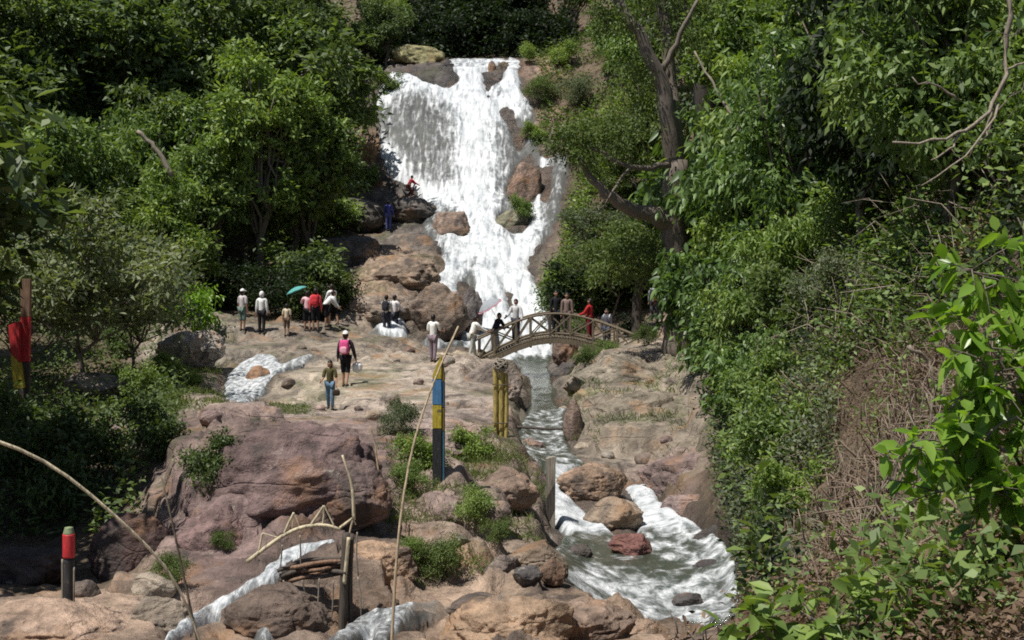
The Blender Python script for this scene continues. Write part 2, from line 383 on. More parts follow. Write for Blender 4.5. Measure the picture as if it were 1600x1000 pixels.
# ---- rock relief
P3 = np.stack([GX.ravel(), GY.ravel(), Zb.ravel()], 1)
w1, w2, cid = worley(P3 * np.array([.42, .42, .7]) + .35 * fbm(P3 * .9, 2, 40)[:, None], 3)
blocks = (np.minimum(w2 - w1, .35) / .35) * .17 + (cid - .5) * .36
u1, u2, cid2 = worley(P3 * np.array([1.2, 1.2, 1.9]), 13)
small = (np.minimum(u2 - u1, .3) / .3) * .035 + (cid2 - .5) * .07
rel = (blocks + small + .5 * (fbm(P3 * .5, 5, 8) - .5) + .3 * (fbm(P3 * 1.7, 4, 9, ridge=True) - .5)).reshape(NY, NX)
soil = np.clip(sstep(1085, 1150, PXG + 40 * (GY < 25)) * (PYG < 985) + sstep(540, 430, PXG) * (GY > 51.5) + sstep(560, 500, PXG) * (GY > 56) + (GY > 82) * (PYG < 95) + sstep(835, 900, PXG) * (GY > 52) * (PXG < 1150), 0, 1)
soil = np.maximum(soil, sstep(250, 180, PXG) * (GY > 15.5) * (GY < 51.5))
amp = 1.0 - .55 * soil
amp = amp * (1 - .6 * blur((wm > 0) * (1 - fall) * np.where((PXG < 760) & (GY < 50), .75, 1), 4, 3)) * (1 - .42 * blur(fall * wm, 3, 3))
amp *= .9
amp *= 1 - .45 * sstep(15.8, 14.2, GY)
near = sstep(9, 13, GY)
# flatten the terrace people walk over
flat = np.exp(-((PXG - 580) / 190) ** 2) * sstep(31, 34, GY) * sstep(52, 48, GY)
amp *= (1 - .5 * flat) * near * (1 - .6 * sstep(.5, 1.3, np.abs(dz)) * (1 - fall))
Zr = Zb + rel * amp
# bedding ledges
hst = .55
ph = Zr / hst + .8 * (fbm(P3 * np.array([.25, .25, .5]), 3, 77) - .5).reshape(NY, NX)
fr = ph - np.floor(ph)
led = (sstep(.35, .95, fr) - fr) * hst
Zr += led * (1 - soil) * .8 * near * (1 - .8 * wm) * (1 - .8 * sstep(.45, 1.0, np.abs(dz)))
h2 = .22; ph2 = Zr / h2 + 1.2 * (fbm(P3 * .6, 3, 78) - .5).reshape(NY, NX); f2 = ph2 - np.floor(ph2)
Zr += (sstep(.45, .95, f2) - f2) * h2 * .8 * near * (1 - soil) * sstep(17, 14.5, GY) * (1 - wm)
Zr += (fbm(P3 * 5, 3, 21) - .5).reshape(NY, NX) * .06 * near
Zr -= np.where((PXG < 760) & (GY < 50), .10, .16) * blur(wm, 2.5, 2)
PXF, PYF = proj(Zr)

# ---- colours of the rock itself
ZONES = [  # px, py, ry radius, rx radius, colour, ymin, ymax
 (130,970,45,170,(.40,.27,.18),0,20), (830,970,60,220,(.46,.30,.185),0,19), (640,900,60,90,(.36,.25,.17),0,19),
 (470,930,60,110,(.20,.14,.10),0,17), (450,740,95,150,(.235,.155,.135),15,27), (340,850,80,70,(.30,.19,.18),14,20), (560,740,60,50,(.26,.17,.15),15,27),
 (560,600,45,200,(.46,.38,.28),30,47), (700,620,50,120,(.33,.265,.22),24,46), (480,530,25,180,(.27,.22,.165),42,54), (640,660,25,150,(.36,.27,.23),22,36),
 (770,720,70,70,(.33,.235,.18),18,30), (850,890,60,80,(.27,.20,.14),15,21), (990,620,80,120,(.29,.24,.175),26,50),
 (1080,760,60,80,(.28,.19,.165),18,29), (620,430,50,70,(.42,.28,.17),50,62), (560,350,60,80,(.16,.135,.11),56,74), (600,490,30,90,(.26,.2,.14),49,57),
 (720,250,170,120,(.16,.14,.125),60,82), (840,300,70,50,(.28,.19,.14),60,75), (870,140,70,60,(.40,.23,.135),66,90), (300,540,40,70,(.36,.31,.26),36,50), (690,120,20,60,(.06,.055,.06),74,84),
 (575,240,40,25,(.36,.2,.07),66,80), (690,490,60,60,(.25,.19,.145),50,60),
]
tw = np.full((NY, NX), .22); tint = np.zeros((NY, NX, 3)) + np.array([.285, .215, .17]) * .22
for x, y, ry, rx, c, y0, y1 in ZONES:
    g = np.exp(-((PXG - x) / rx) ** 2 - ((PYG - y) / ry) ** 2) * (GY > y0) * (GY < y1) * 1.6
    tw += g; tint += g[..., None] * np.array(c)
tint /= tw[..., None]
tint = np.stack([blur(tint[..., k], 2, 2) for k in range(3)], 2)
moss = np.clip(sstep(.56, .68, fbm(P3 * .7, 4, 61)).reshape(NY, NX) * .35 * (GY > 20) * (1 - wwide), 0, .6)
moss = np.maximum(moss, .8 * np.exp(-((PXG - 440) / 60) ** 2 - ((PYG - 641) / 8) ** 2) * (GY < 40))
wet = np.clip(wwide * 1.6 + 1.3 * blur(wm, 22, 12) * sstep(.35, .6, fbm(P3 * .9, 4, 66)).reshape(NY, NX), 0, 1)
zone = np.stack([np.clip(soil, 0, 1), wet, moss * (1 - soil)], 2)

idx = np.arange(NY * NX).reshape(NY, NX)
quads = np.stack([idx[:-1, :-1], idx[:-1, 1:], idx[1:, 1:], idx[1:, :-1]], -1).reshape(-1, 4)
V = np.stack([GX.ravel(), GY.ravel(), Zr.ravel()], 1)
# the bank the camera stands on, behind and below it
bx = np.linspace(-70, 70, 29); by = np.linspace(-60, 2.3, 14)
BX, BY = np.meshgrid(bx, by); BZ = -1.75 + .25 * (fbm(np.stack([BX.ravel() * .2, BY.ravel() * .2, BX.ravel() * 0], 1), 3, 2) - .5).reshape(BX.shape)
BZ += .35 * np.maximum(0, BX - 6)
nb = NY * NX; bi = np.arange(BX.size).reshape(BX.shape) + nb
bq = np.stack([bi[:-1, :-1], bi[:-1, 1:], bi[1:, 1:], bi[1:, :-1]], -1).reshape(-1, 4)
Vall = np.concatenate([V, np.stack([BX.ravel(), BY.ravel(), BZ.ravel()], 1)])
me = mesh_np('ground', Vall, [quads, bq], smooth=True)
nbk = BX.size
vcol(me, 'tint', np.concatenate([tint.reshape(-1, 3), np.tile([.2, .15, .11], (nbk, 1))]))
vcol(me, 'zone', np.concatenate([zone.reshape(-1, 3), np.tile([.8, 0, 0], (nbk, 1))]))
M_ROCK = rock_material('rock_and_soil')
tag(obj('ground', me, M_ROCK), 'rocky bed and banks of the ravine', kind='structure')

def zat(x, y):
    "ground height"
    px = CX + F * x / y
    i = np.clip(np.searchsorted(YS, y) - 1, 0, NY - 2); j = np.clip(np.searchsorted(PX, px) - 1, 0, NX - 2)
    a = np.clip((y - YS[i]) / (YS[i + 1] - YS[i]), 0, 1); b = np.clip((px - PX[j]) / (PX[j + 1] - PX[j]), 0, 1)
    return (Zr[i, j] * (1 - a) + Zr[i + 1, j] * a) * (1 - b) + (Zr[i, j + 1] * (1 - a) + Zr[i + 1, j + 1] * a) * b
def on(px, Y):
    x = (px - CX) / F * Y
    return Vector((x, Y, float(zat(x, Y))))
def ground_at(px, py, y0, y1):
    "first ground point along the sight line of a photo pixel, between two depths"
    j = int(np.clip(np.searchsorted(PX, px), 0, NX - 1))
    s = (YS >= y0) & (YS <= y1); p = PYF[s, j]; ys = YS[s]
    d = p - py
    lowest = np.minimum.accumulate(PYF[:, j])[s]
    k = np.where((d[:-1] >= 0) & (d[1:] < 0) & (p[1:] <= lowest[1:] + .5))[0]
    Y = ys[k[0]] + (ys[k[0] + 1] - ys[k[0]]) * d[k[0]] / (d[k[0]] - d[k[0] + 1] + 1e-9) if len(k) else ys[np.argmin(np.abs(d))]
    return on(px, float(Y))

# ------------------------------------------------------------------ water
def water_material():
    m, nt, N, L, out = nodes('running_water')
    a = N('VertexColor', layer_name='flow'); sp = N('SeparateColor'); L(a.outputs['Color'], sp.inputs[0])
    foamA, fallA, densA = sp.outputs
    uv = N('UVMap', uv_map='UVMap')
    mp = N('Mapping'); mp.inputs['Scale'].default_value = (4.2, .8, 1); L(uv.outputs[0], mp.inputs['Vector'])
    n1 = N('TexNoise'); n1.inputs['Scale'].default_value = 1.0; n1.inputs['Detail'].default_value = 6; n1.inputs['Roughness'].default_value = .58; n1.inputs['Distortion'].default_value = .6
    L(mp.outputs[0], n1.inputs['Vector'])
    mp2 = N('Mapping'); mp2.inputs['Scale'].default_value = (1.9, 1.4, 1); L(uv.outputs[0], mp2.inputs['Vector'])
    n2 = N('TexNoise'); n2.inputs['Scale'].default_value = 1.8; n2.inputs['Detail'].default_value = 9; n2.inputs['Roughness'].default_value = .66; n2.inputs['Distortion'].default_value = .35
    L(mp2.outputs[0], n2.inputs['Vector'])
    mx = N('Mix', data_type='FLOAT'); L(fallA, mx.inputs[0]); L(n2.outputs['Fac'], mx.inputs[2])
    av = N('Math', operation='MULTIPLY_ADD'); L(n1.outputs['Fac'], av.inputs[0]); av.inputs[1].default_value = .6
    h4 = N('Math', operation='MULTIPLY'); L(n2.outputs['Fac'], h4.inputs[0]); h4.inputs[1].default_value = .4
    L(h4.outputs[0], av.inputs[2]); L(av.outputs[0], mx.inputs[3])
    # coverage = smoothstep(noise - (1 - density))
    th = N('Math', operation='MULTIPLY_ADD'); L(densA, th.inputs[0]); th.inputs[1].default_value = .55; L(mx.outputs[0], th.inputs[2])
    cov = N('MapRange', interpolation_type='SMOOTHSTEP'); cov.inputs['From Min'].default_value = .60; cov.inputs['From Max'].default_value = .92
    L(th.outputs[0], cov.inputs['Value'])
    white = N('BsdfPrincipled'); white.inputs['Base Color'].default_value = (.80, .82, .84, 1); white.inputs['Roughness'].default_value = .55
    fr = ramp(N, [(.38, (.20, .225, .25)), (.5, (.46, .49, .51)), (.64, (.76, .78, .79))]); L(mx.outputs[0], fr.inputs['Fac'])
    fm = N('Math', operation='MULTIPLY'); L(densA, fm.inputs[0]); fm.inputs[1].default_value = .25; L(mixc(N, L, fm.outputs[0], fr.outputs[0], (.82, .84, .85)), white.inputs['Base Color'])
    bu = N('Bump'); bu.inputs['Strength'].default_value = .8; bu.inputs['Distance'].default_value = .14; L(mx.outputs[0], bu.inputs['Height'])
    L(bu.outputs[0], white.inputs['Normal'])
    clear = N('BsdfPrincipled'); clear.inputs['Base Color'].default_value = (.055, .062, .045, 1); clear.inputs['Roughness'].default_value = .1
    bu2 = N('Bump'); bu2.inputs['Strength'].default_value = .5; bu2.inputs['Distance'].default_value = .08; L(n2.outputs['Fac'], bu2.inputs['Height']); L(bu2.outputs[0], clear.inputs['Normal'])
    thin = N('BsdfPrincipled'); thin.inputs['Base Color'].default_value = (.2, .22, .22, 1); thin.inputs['Roughness'].default_value = .5; thin.inputs['Specular IOR Level'].default_value = .2
    film = N('MixShader'); film.inputs[0].default_value = .35
    tr = N('BsdfTransparent'); L(tr.outputs[0], film.inputs[1]); L(thin.outputs[0], film.inputs[2])
    under = N('MixShader'); L(fallA, under.inputs[0]); L(clear.outputs[0], under.inputs[1]); L(film.outputs[0], under.inputs[2])
    fin = N('MixShader'); L(cov.outputs[0], fin.inputs[0]); L(under.outputs[0], fin.inputs[1]); L(white.outputs[0], fin.inputs[2])
    L(fin.outputs[0], out.inputs['Surface'])
    return m
M_WATER = water_material()
arc = np.concatenate([np.zeros((1, NX)), np.cumsum(np.hypot(np.diff(GY, axis=0), np.diff(blur(Zb, 3, 3), axis=0)), 0)])
stn = fbm(np.stack([GX.ravel() * 2.2, arc.ravel() * .5, GX.ravel() * 0], 1), 5, 91).reshape(NY, NX) - .5
chop = fbm(np.stack([GX.ravel() * 1.6, GY.ravel() * 1.3, GX.ravel() * 0], 1), 4, 95).reshape(NY, NX) - .5
left_ = (PXG < 760) & (GY < 50)
Zw = blur(Zb, 1.5, 2) + (.10 + .16 * fall) * np.where(left_, .8, 1.0) * wmb - .16 * (1 - wmb) + stn * np.where(left_, .12, .45) * fall * wmb + chop * np.where(left_, .05, .10 + .22 * foam) * (1 - fall) * wmb
edge = sstep(.05, .75, blur(wm, 3, 2.5))
fallden = np.where(GY > 50.4, fallden - .55 * (1 - edge), fallden - .7 * (1 - edge))
film = np.clip(np.maximum(fall, .75 * (PXG < 760) + .6 * (1 - edge)), 0, 1)
flowc = np.stack([foam, film, np.clip(fallden, -.3, 1)], 2).reshape(-1, 3)
UVW = np.stack([GX.ravel(), arc.ravel()], 1) * np.where((PXG < 760) & (GY < 20), 2.6, np.where((PXG < 760) & (GY < 50.4), 1.5, 1.0)).reshape(-1, 1)
def water_obj(name, label, sel):
    keep = (wmb > .06) & sel
    kq = quads[keep.ravel()[quads].all(1)]
    u, inv = np.unique(kq, return_inverse=True)
    Vv = np.stack([GX.ravel()[u], GY.ravel()[u], Zw.ravel()[u]], 1)
    me = mesh_np(name, Vv, inv.reshape(-1, 4), smooth=True)
    vcol(me, 'flow', flowc[u])
    uvl = me.uv_layers.new(name='UVMap'); li = np.empty(len(me.loops), np.int32); me.loops.foreach_get('vertex_index', li)
    uvl.data.foreach_set('uv', UVW[u][li].astype(np.float32).ravel())
    return tag(obj(name, me, M_WATER), label, kind='structure')
water_obj('waterfall_water', 'white water tumbling over the rock face', GY > 50.4)
right = PXG > 760
water_obj('stream_water', 'stream running from the pool down the right channel', (GY <= 50.6) & right)
water_obj('side_stream_water', 'thin side streams running down the left rocks', (GY <= 50.4) & ~right)
# ------------------------------------------------------------------ boulders
def ico(sub):
    import bmesh
    bm = bmesh.new(); bmesh.ops.create_icosphere(bm, subdivisions=sub, radius=1)
    v = np.array([x.co[:] for x in bm.verts]); f = np.array([[q.index for q in fc.verts] for fc in bm.faces]); bm.free()
    return v, f
ICO5, ICO4, ICO3, ICO2 = ico(6), ico(5), ico(4), ico(3)
_rockmats = {}
def rock_mat(c, k=1.0, gloss=False):
    key = (tuple(c), k)
    if key not in _rockmats: _rockmats[key] = rock_material('boulder_rock', False, c, k)
    return _rockmats[key]
def boulder(px, py, Y, wpx, hpx, c, label, dep=.8, seed=0, cut=6, rz=0.0, name='boulder', group=None, sub=None, k=1.3, tilt=0.0, sink=.15):
    rg = np.random.default_rng(seed + 1000)
    n, f = sub or (ICO5 if wpx > 110 else ICO4 if wpx > 40 else ICO3)
    s = seed * 7.7
    r = 1 + .55 * (fbm(n * 1.1 + s, 3, seed) - .5) + .0
    p = n * r[:, None]
    for _ in range(cut):
        d = rg.normal(size=3); d /= np.linalg.norm(d); h = rg.uniform(.62, .9)
        t = p @ d; over = np.maximum(t - h, 0); p = p - over[:, None] * d * .85
    w1, w2, ci = worley(p * 1.7 + s, seed)
    p = p * (1 + (.09 * (ci - .5) + .04 * np.minimum(w2 - w1, .3) / .3 + .14 * (fbm(p * 4 + s, 4, seed, ridge=True) - .5) + .04 * (fbm(p * 13 + s, 3, seed) - .5)))[:, None]
    m = Y / F
    p = p / np.abs(p).max(0)
    sz = np.array([wpx / 2 * m, wpx / 2 * m * dep, hpx / 2 * m * (1 + sink)])
    p = p * sz
    me = mesh_np(name, p, f, smooth=True)
    if 15 < Y < 18 or (Y < 15 and c[0] < .41): c = tuple(x * .84 for x in c)
    o = obj(name, me, rock_mat(c, k))
    o.location = at(px, py + hpx * sink / 2, Y); o.rotation_euler = (0, tilt, rz)
    tag(o, label, 'boulder' if name == 'boulder' else name.replace('_', ' '), group)
    return o
BR = (.25, .185, .145); DK = (.11, .095, .085); MV = (.26, .175, .155); OR = (.42, .27, .16); TN = (.37, .30, .22); GR = (.31, .265, .215)
BOULDERS = [
 (705,352,64.9,64,62,(.26,.18,.135),'rounded brown boulder parting the upper waterfall, white water on both sides',.8),
 (688,490,53.2,104,100,(.25,.18,.13),'large brown boulder below the waterfall, water pouring down its right side',.8),
 (735,490,54.6,44,90,(.19,.165,.16),'dark wet boulder below the falls, right of the large brown one',.9),
 (652,86,83,88,34,(.30,.27,.11),'flat yellow mossy boulder at the top left of the waterfall',.8),
 (768,110,78.6,18,30,(.24,.16,.12),'tall reddish rock at the lip of the waterfall',.9),
 (787,104,79,20,19,(.2,.16,.10),'mossy round rock on the lip of the waterfall, right of the tall reddish rock',.9),
 (779,122,77.8,24,14,(.13,.115,.10),'low dark rock just below the lip of the waterfall',.9),
 (759,148,76.4,10,26,(.05,.045,.045),'narrow black rock standing in the water below the lip of the falls',.9),
 (690,116,79.3,62,36,(.06,.055,.06),'black wet rock shelf at the top of the falls below the mossy boulder',.8),
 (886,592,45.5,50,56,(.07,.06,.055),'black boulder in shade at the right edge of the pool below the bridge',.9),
 (884,548,49.5,44,52,(.2,.13,.1),'reddish brown boulder under the right end of the arched bridge',.9),
 (925,752,25.2,118,62,(.36,.23,.145),'flat orange topped slab across the stream behind the wooden post',.75),
 (962,806,23.0,108,62,(.27,.2,.14),'long brown boulder splitting the rapids below the orange slab',.8),
 (988,850,20.9,80,38,(.19,.075,.06),'small dark red boulder in the middle of the right stream',.8),
 (1068,745,26,150,80,(.27,.185,.165),'mauve boulder on the right bank above the rapids',.8),
 (1085,795,24,110,60,(.24,.17,.155),'lower mauve boulder on the right bank beside the white rapids',.8),
 (1108,886,19.9,66,24,(.07,.06,.06),'low black wet rock breaking the foam on the right side of the stream',.8),
 (1075,938,18.3,54,22,(.09,.08,.075),'flat dark rock awash in the white lip of the right stream',.8),
 (905,862,20.3,44,24,(.12,.10,.085),'small dark wet rock at the left bank of the lower stream',.9),
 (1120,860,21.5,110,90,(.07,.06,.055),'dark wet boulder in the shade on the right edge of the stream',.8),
 (340,862,16.8,165,150,(.27,.165,.15),'pinkish weathered boulder on the left behind the bent bamboo stem',.8),
 (690,796,18.7,95,56,(.29,.2,.17),'angular mauve boulder in the bushes below the striped post',.8),
 (835,878,17.3,120,66,(.29,.21,.14),'tan brown boulder on the near bank by the stream, below the wooden post',.8),
 (826,897,16.1,50,28,(.15,.135,.13),'small dark grey round rock on the near bank',.9),
 (862,893,16.3,44,42,(.33,.19,.11),'small rusty orange rock beside the dark grey round rock',.9),
 (785,885,16.9,60,40,(.22,.17,.14),'grey brown rock left of the small dark grey round rock',.9),
 (800,978,14.0,230,95,(.45,.29,.17),'broad orange foreground rock with a smooth worn top',.8),
 (900,975,14.6,190,70,(.40,.27,.19),'low orange grey foreground rock by the foaming stream edge',.8),
 (740,945,14.8,90,40,(.2,.15,.12),'dark brown wet rock behind the broad orange foreground rock',.8),
 (985,598,39,210,90,(.29,.245,.18),'pale tan outcrop on the right bank, upper layer below the big tree',.8),
 (1000,668,33.5,225,115,(.26,.215,.155),'broad tan layered outcrop on the right bank above the rapids',.7),
 (930,640,35.5,80,80,(.30,.27,.15),'yellow mossy boulder at the left end of the tan right bank outcrop',.8),
 (898,668,32.5,36,90,(.25,.17,.13),'narrow brown rock standing at the right edge of the channel',.9),
 (768,610,38.5,120,92,(.33,.26,.215),'big rounded grey brown rock behind the yellow bamboo posts',.8),
 (690,610,40,130,70,(.34,.27,.22),'low grey brown rock shelf right of the striped post top',.8),
 (620,430,57.5,140,62,(.33,.235,.16),'orange tan ledge block left of the waterfall, lit by sun',.8),
 (600,486,54,150,58,(.26,.2,.15),'brown ledge below the orange tan block, behind the white shirted pair',.8),
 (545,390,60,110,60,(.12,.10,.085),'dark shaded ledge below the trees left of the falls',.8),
 (640,330,68,90,46,(.15,.13,.115),'dark grey sloping rock beside the red clothed climber',.8),
 (560,335,67,90,56,(.14,.12,.1),'dark rock wall left of the blue clothed climber',.8),
 (822,295,68.4,60,84,(.27,.17,.12),'brown rock face between the main fall and the thin right hand trickle',.8),
 (802,345,65.8,60,44,(.2,.19,.12),'greenish brown rock below the brown face right of the main fall',.8),
 (574,246,73,34,70,(.38,.21,.07),'orange stained rock at the left edge of the upper waterfall',.8),
 (300,545,42,120,60,(.37,.32,.265),'pale grey sunlit slab left of the small side cascade',.8),
 (403,592,40.5,44,42,(.32,.17,.085),'rusty rock in the middle of the small side cascade',.8),
 (320,632,34,90,34,(.30,.23,.18),'brown ledge rock just below the small side cascade',.8),
 (170,668,30,120,44,(.33,.26,.23),'pale pinkish slab among the shrubs on the left bank',.8),
 (150,600,36,100,36,(.28,.235,.19),'grey rock under the thin trunk of the olive tree',.8),
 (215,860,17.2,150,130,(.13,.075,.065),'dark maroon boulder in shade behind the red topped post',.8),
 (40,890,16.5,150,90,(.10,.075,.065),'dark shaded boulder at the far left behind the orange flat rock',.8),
 (90,975,13.2,280,66,(.42,.28,.19),'flat orange rock at the bottom left holding the red topped post',.8),
 (245,962,13.6,110,60,(.33,.26,.19),'tan rock right of the red topped post at the foot of the left stream',.8),
 (430,965,13.4,170,100,(.20,.14,.105),'dark brown wet rock between the two left streams in the foreground',.8),
 (600,880,16.2,130,70,(.40,.25,.145),'orange sloping rock right of the little bamboo bridge',.8),
 (700,700,23.5,120,44,(.35,.25,.21),'pinkish ledge behind the striped post',.8),
 (790,760,20.8,110,60,(.31,.21,.15),'reddish brown rock left of the wooden post',.8),
 (830,700,30.5,50,44,(.28,.19,.16),'reddish rock at the left edge of the narrow channel',.8),
]
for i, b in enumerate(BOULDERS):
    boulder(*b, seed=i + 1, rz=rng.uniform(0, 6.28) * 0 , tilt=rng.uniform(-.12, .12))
# the maroon dome
boulder(556, 775, 17.3, 120, 110, (.22, .145, .13), 'maroon rock shoulder at the right end of the huge domed rock', .8, seed=302, cut=5, sub=ICO5)
boulder(452, 758, 18.0, 325, 200, (.195, .125, .115), 'huge maroon domed rock in the middle of the picture', .75, seed=301, cut=5, sub=ICO5, k=1.0)
# loose stones
ST = [(560,640,30),(585,655,28),(610,628,34),(500,640,30),(655,600,40),(530,575,43),(620,565,44),(640,550,45),(450,600,38),(470,545,46),(700,565,42),(740,690,26),(760,700,25),(690,860,17),(720,850,17.5),(650,870,16.5),(770,820,19),(910,700,31),(950,715,29),(1040,690,29),(1010,720,28),(880,640,36),(1050,600,38),(930,590,40),(240,640,32),(200,650,31),(280,605,37),(330,655,27),(130,930,14.5),(240,925,15)]
for i, (px, py, Y) in enumerate(ST):
    p = ground_at(px, py, Y - 4, Y + 6); w = rng.uniform(.25, .6)
    q = HY - F * (p.z + .05) / p.y
    boulder(px, q, p.y, w * F / p.y, w * .6 * F / p.y, (BR, TN, GR, MV)[i % 4], 'small loose stone lying on the rock shelf among others like it', .8, seed=400 + i, name='loose_stone', group='loose stones on the rock', sub=ICO2 if Y > 20 else ICO3, k=2.0)
# ------------------------------------------------------------------ foliage
def leaf_material(name, dark, mid, light, gloss=.52, trans=.3, yellow=None):
    m, nt, N, L, out = nodes(name)
    geo = N('NewGeometry'); oi = N('ObjectInfo')
    pos = N('TexNoise'); pos.inputs['Scale'].default_value = .55; pos.inputs['Detail'].default_value = 3; L(geo.outputs['Position'], pos.inputs['Vector'])
    a = N('Math', operation='MULTIPLY_ADD'); L(geo.outputs['Random Per Island'], a.inputs[0]); a.inputs[1].default_value = .55
    b = N('Math', operation='MULTIPLY_ADD'); L(pos.outputs['Fac'], b.inputs[0]); b.inputs[1].default_value = .9; b.inputs[2].default_value = -.25
    L(b.outputs[0], a.inputs[2])
    o = N('Math', operation='MULTIPLY_ADD'); L(oi.outputs['Random'], o.inputs[0]); o.inputs[1].default_value = .2; o.inputs[2].default_value = -.1
    ad = N('Math', operation='ADD'); L(a.outputs[0], ad.inputs[0]); L(o.outputs[0], ad.inputs[1])
    st = [(.12, dark), (.5, mid), (.88, light)]
    if yellow: st.append((.985, yellow))
    r = ramp(N, st); L(ad.outputs[0], r.inputs['Fac'])
    p = N('BsdfPrincipled'); p.inputs['Roughness'].default_value = gloss; p.inputs['Specular IOR Level'].default_value = .32
    L(r.outputs[0], p.inputs['Base Color'])
    t = N('BsdfTranslucent'); tcol = mixc(N, L, 1.0, r.outputs[0], (1.5, 1.6, .5), 'MULTIPLY'); L(tcol, t.inputs['Color'])
    mx = N('MixShader'); mx.inputs[0].default_value = trans; L(p.outputs[0], mx.inputs[1]); L(t.outputs[0], mx.inputs[2])
    L(mx.outputs[0], out.inputs['Surface']); return m
LM = {
 'deep': leaf_material('leaf_painted_shade', (.008, .016, .006), (.016, .03, .01), (.03, .05, .016), .6),  # leaf colour darkened to stand for forest shade
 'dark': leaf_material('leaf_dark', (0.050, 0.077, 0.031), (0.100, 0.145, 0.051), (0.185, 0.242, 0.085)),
 'mid': leaf_material('leaf_mid', (0.069, 0.111, 0.031), (0.142, 0.214, 0.064), (0.273, 0.347, 0.107)),
 'bright': leaf_material('leaf_bright', (0.089, 0.139, 0.034), (0.177, 0.261, 0.063), (0.310, 0.383, 0.104)),
 'olive': leaf_material('leaf_olive', (.10, .13, .065), (.18, .215, .115), (.28, .31, .19), .6),
 'glossy': leaf_material('leaf_glossy', (0.042, 0.076, 0.026), (0.105, 0.172, 0.055), (0.208, 0.308, 0.098), .4),
 'lime': leaf_material('leaf_lime', (0.060, 0.120, 0.015), (0.130, 0.240, 0.030), (0.220, 0.340, 0.060), .32, .4),
 'yellowgreen': leaf_material('leaf_yellow_green', (0.06, 0.088, 0.026), (0.105, 0.15, 0.045), (0.175, 0.225, 0.075), .6),
 'brown': leaf_material('leaf_dry', (0.077, 0.050, 0.031), (0.165, 0.110, 0.072), (0.286, 0.209, 0.138), .8, .15),
 'grey': leaf_material('leaf_grey_green', (0.070, 0.091, 0.056), (0.126, 0.154, 0.091), (0.210, 0.238, 0.154), .6),
 'grass': leaf_material('grass_blade', (0.050, 0.085, 0.020), (0.100, 0.140, 0.035), (0.200, 0.210, 0.080), .6),
}
BARK = wood('bark', (.15, .122, .098)); BARK_PALE = wood('bark_pale', (.24, .20, .15)); BARK_DARK = wood('bark_dark', (.055, .045, .036))

def tubes(paths, sides=8):
    "paths: list of (points (n,3), radii (n)); one mesh of tapered tubes"
    VV = []; FF = []; off = 0; ang = np.linspace(0, 2 * np.pi, sides, endpoint=False)
    for pts, rad in paths:
        pts = np.asarray(pts, float); rad = np.asarray(rad, float) * np.ones(len(pts)); n = len(pts)
        T = np.gradient(pts, axis=0); T /= np.linalg.norm(T, axis=1)[:, None] + 1e-9
        ref = np.array([0, 0, 1.]) if abs(T[:, 2]).mean() < .8 else np.array([1., 0, 0])
        A = np.cross(T, ref); A /= np.linalg.norm(A, axis=1)[:, None] + 1e-9; B = np.cross(T, A)
        ring = pts[:, None] + rad[:, None, None] * (np.cos(ang)[None, :, None] * A[:, None] + np.sin(ang)[None, :, None] * B[:, None])
        VV.append(ring.reshape(-1, 3)); VV.append(pts[[0, -1]])
        i = np.arange(n * sides).reshape(n, sides) + off
        q = np.stack([i[:-1], np.roll(i, -1, 1)[:-1], np.roll(i, -1, 1)[1:], i[1:]], -1).reshape(-1, 4)
        FF.append(q)
        c0, c1 = off + n * sides, off + n * sides + 1
        t0 = np.stack([np.full(sides, c0), np.roll(i[0], -1), i[0], i[0]], -1); t1 = np.stack([np.full(sides, c1), i[-1], np.roll(i[-1], -1), np.roll(i[-1], -1)], -1)
        tri.append((t0[:, :3], t1[:, :3])) if False else FF3.append(t0[:, :3]) or FF3.append(t1[:, :3])
        off += n * sides + 2
    out3 = FF3[:]; FF3.clear()
    return np.concatenate(VV), [np.concatenate(FF), np.concatenate(out3)]
FF3 = []
def tube_mesh(name, paths, sides=8):
    v, f = tubes(paths, sides); return mesh_np(name, v, f, smooth=True)
def bez(p0, p1, bend, n=7, rg=None):
    p0 = np.array(p0, float); p1 = np.array(p1, float); t = np.linspace(0, 1, n)[:, None]
    c = (p0 + p1) / 2 + np.array(bend)
    P = (1 - t) ** 2 * p0 + 2 * t * (1 - t) * c + t ** 2 * p1
    if rg is not None: P[1:-1] += rg.normal(size=(n - 2, 3)) * np.linalg.norm(p1 - p0) * .02
    return P

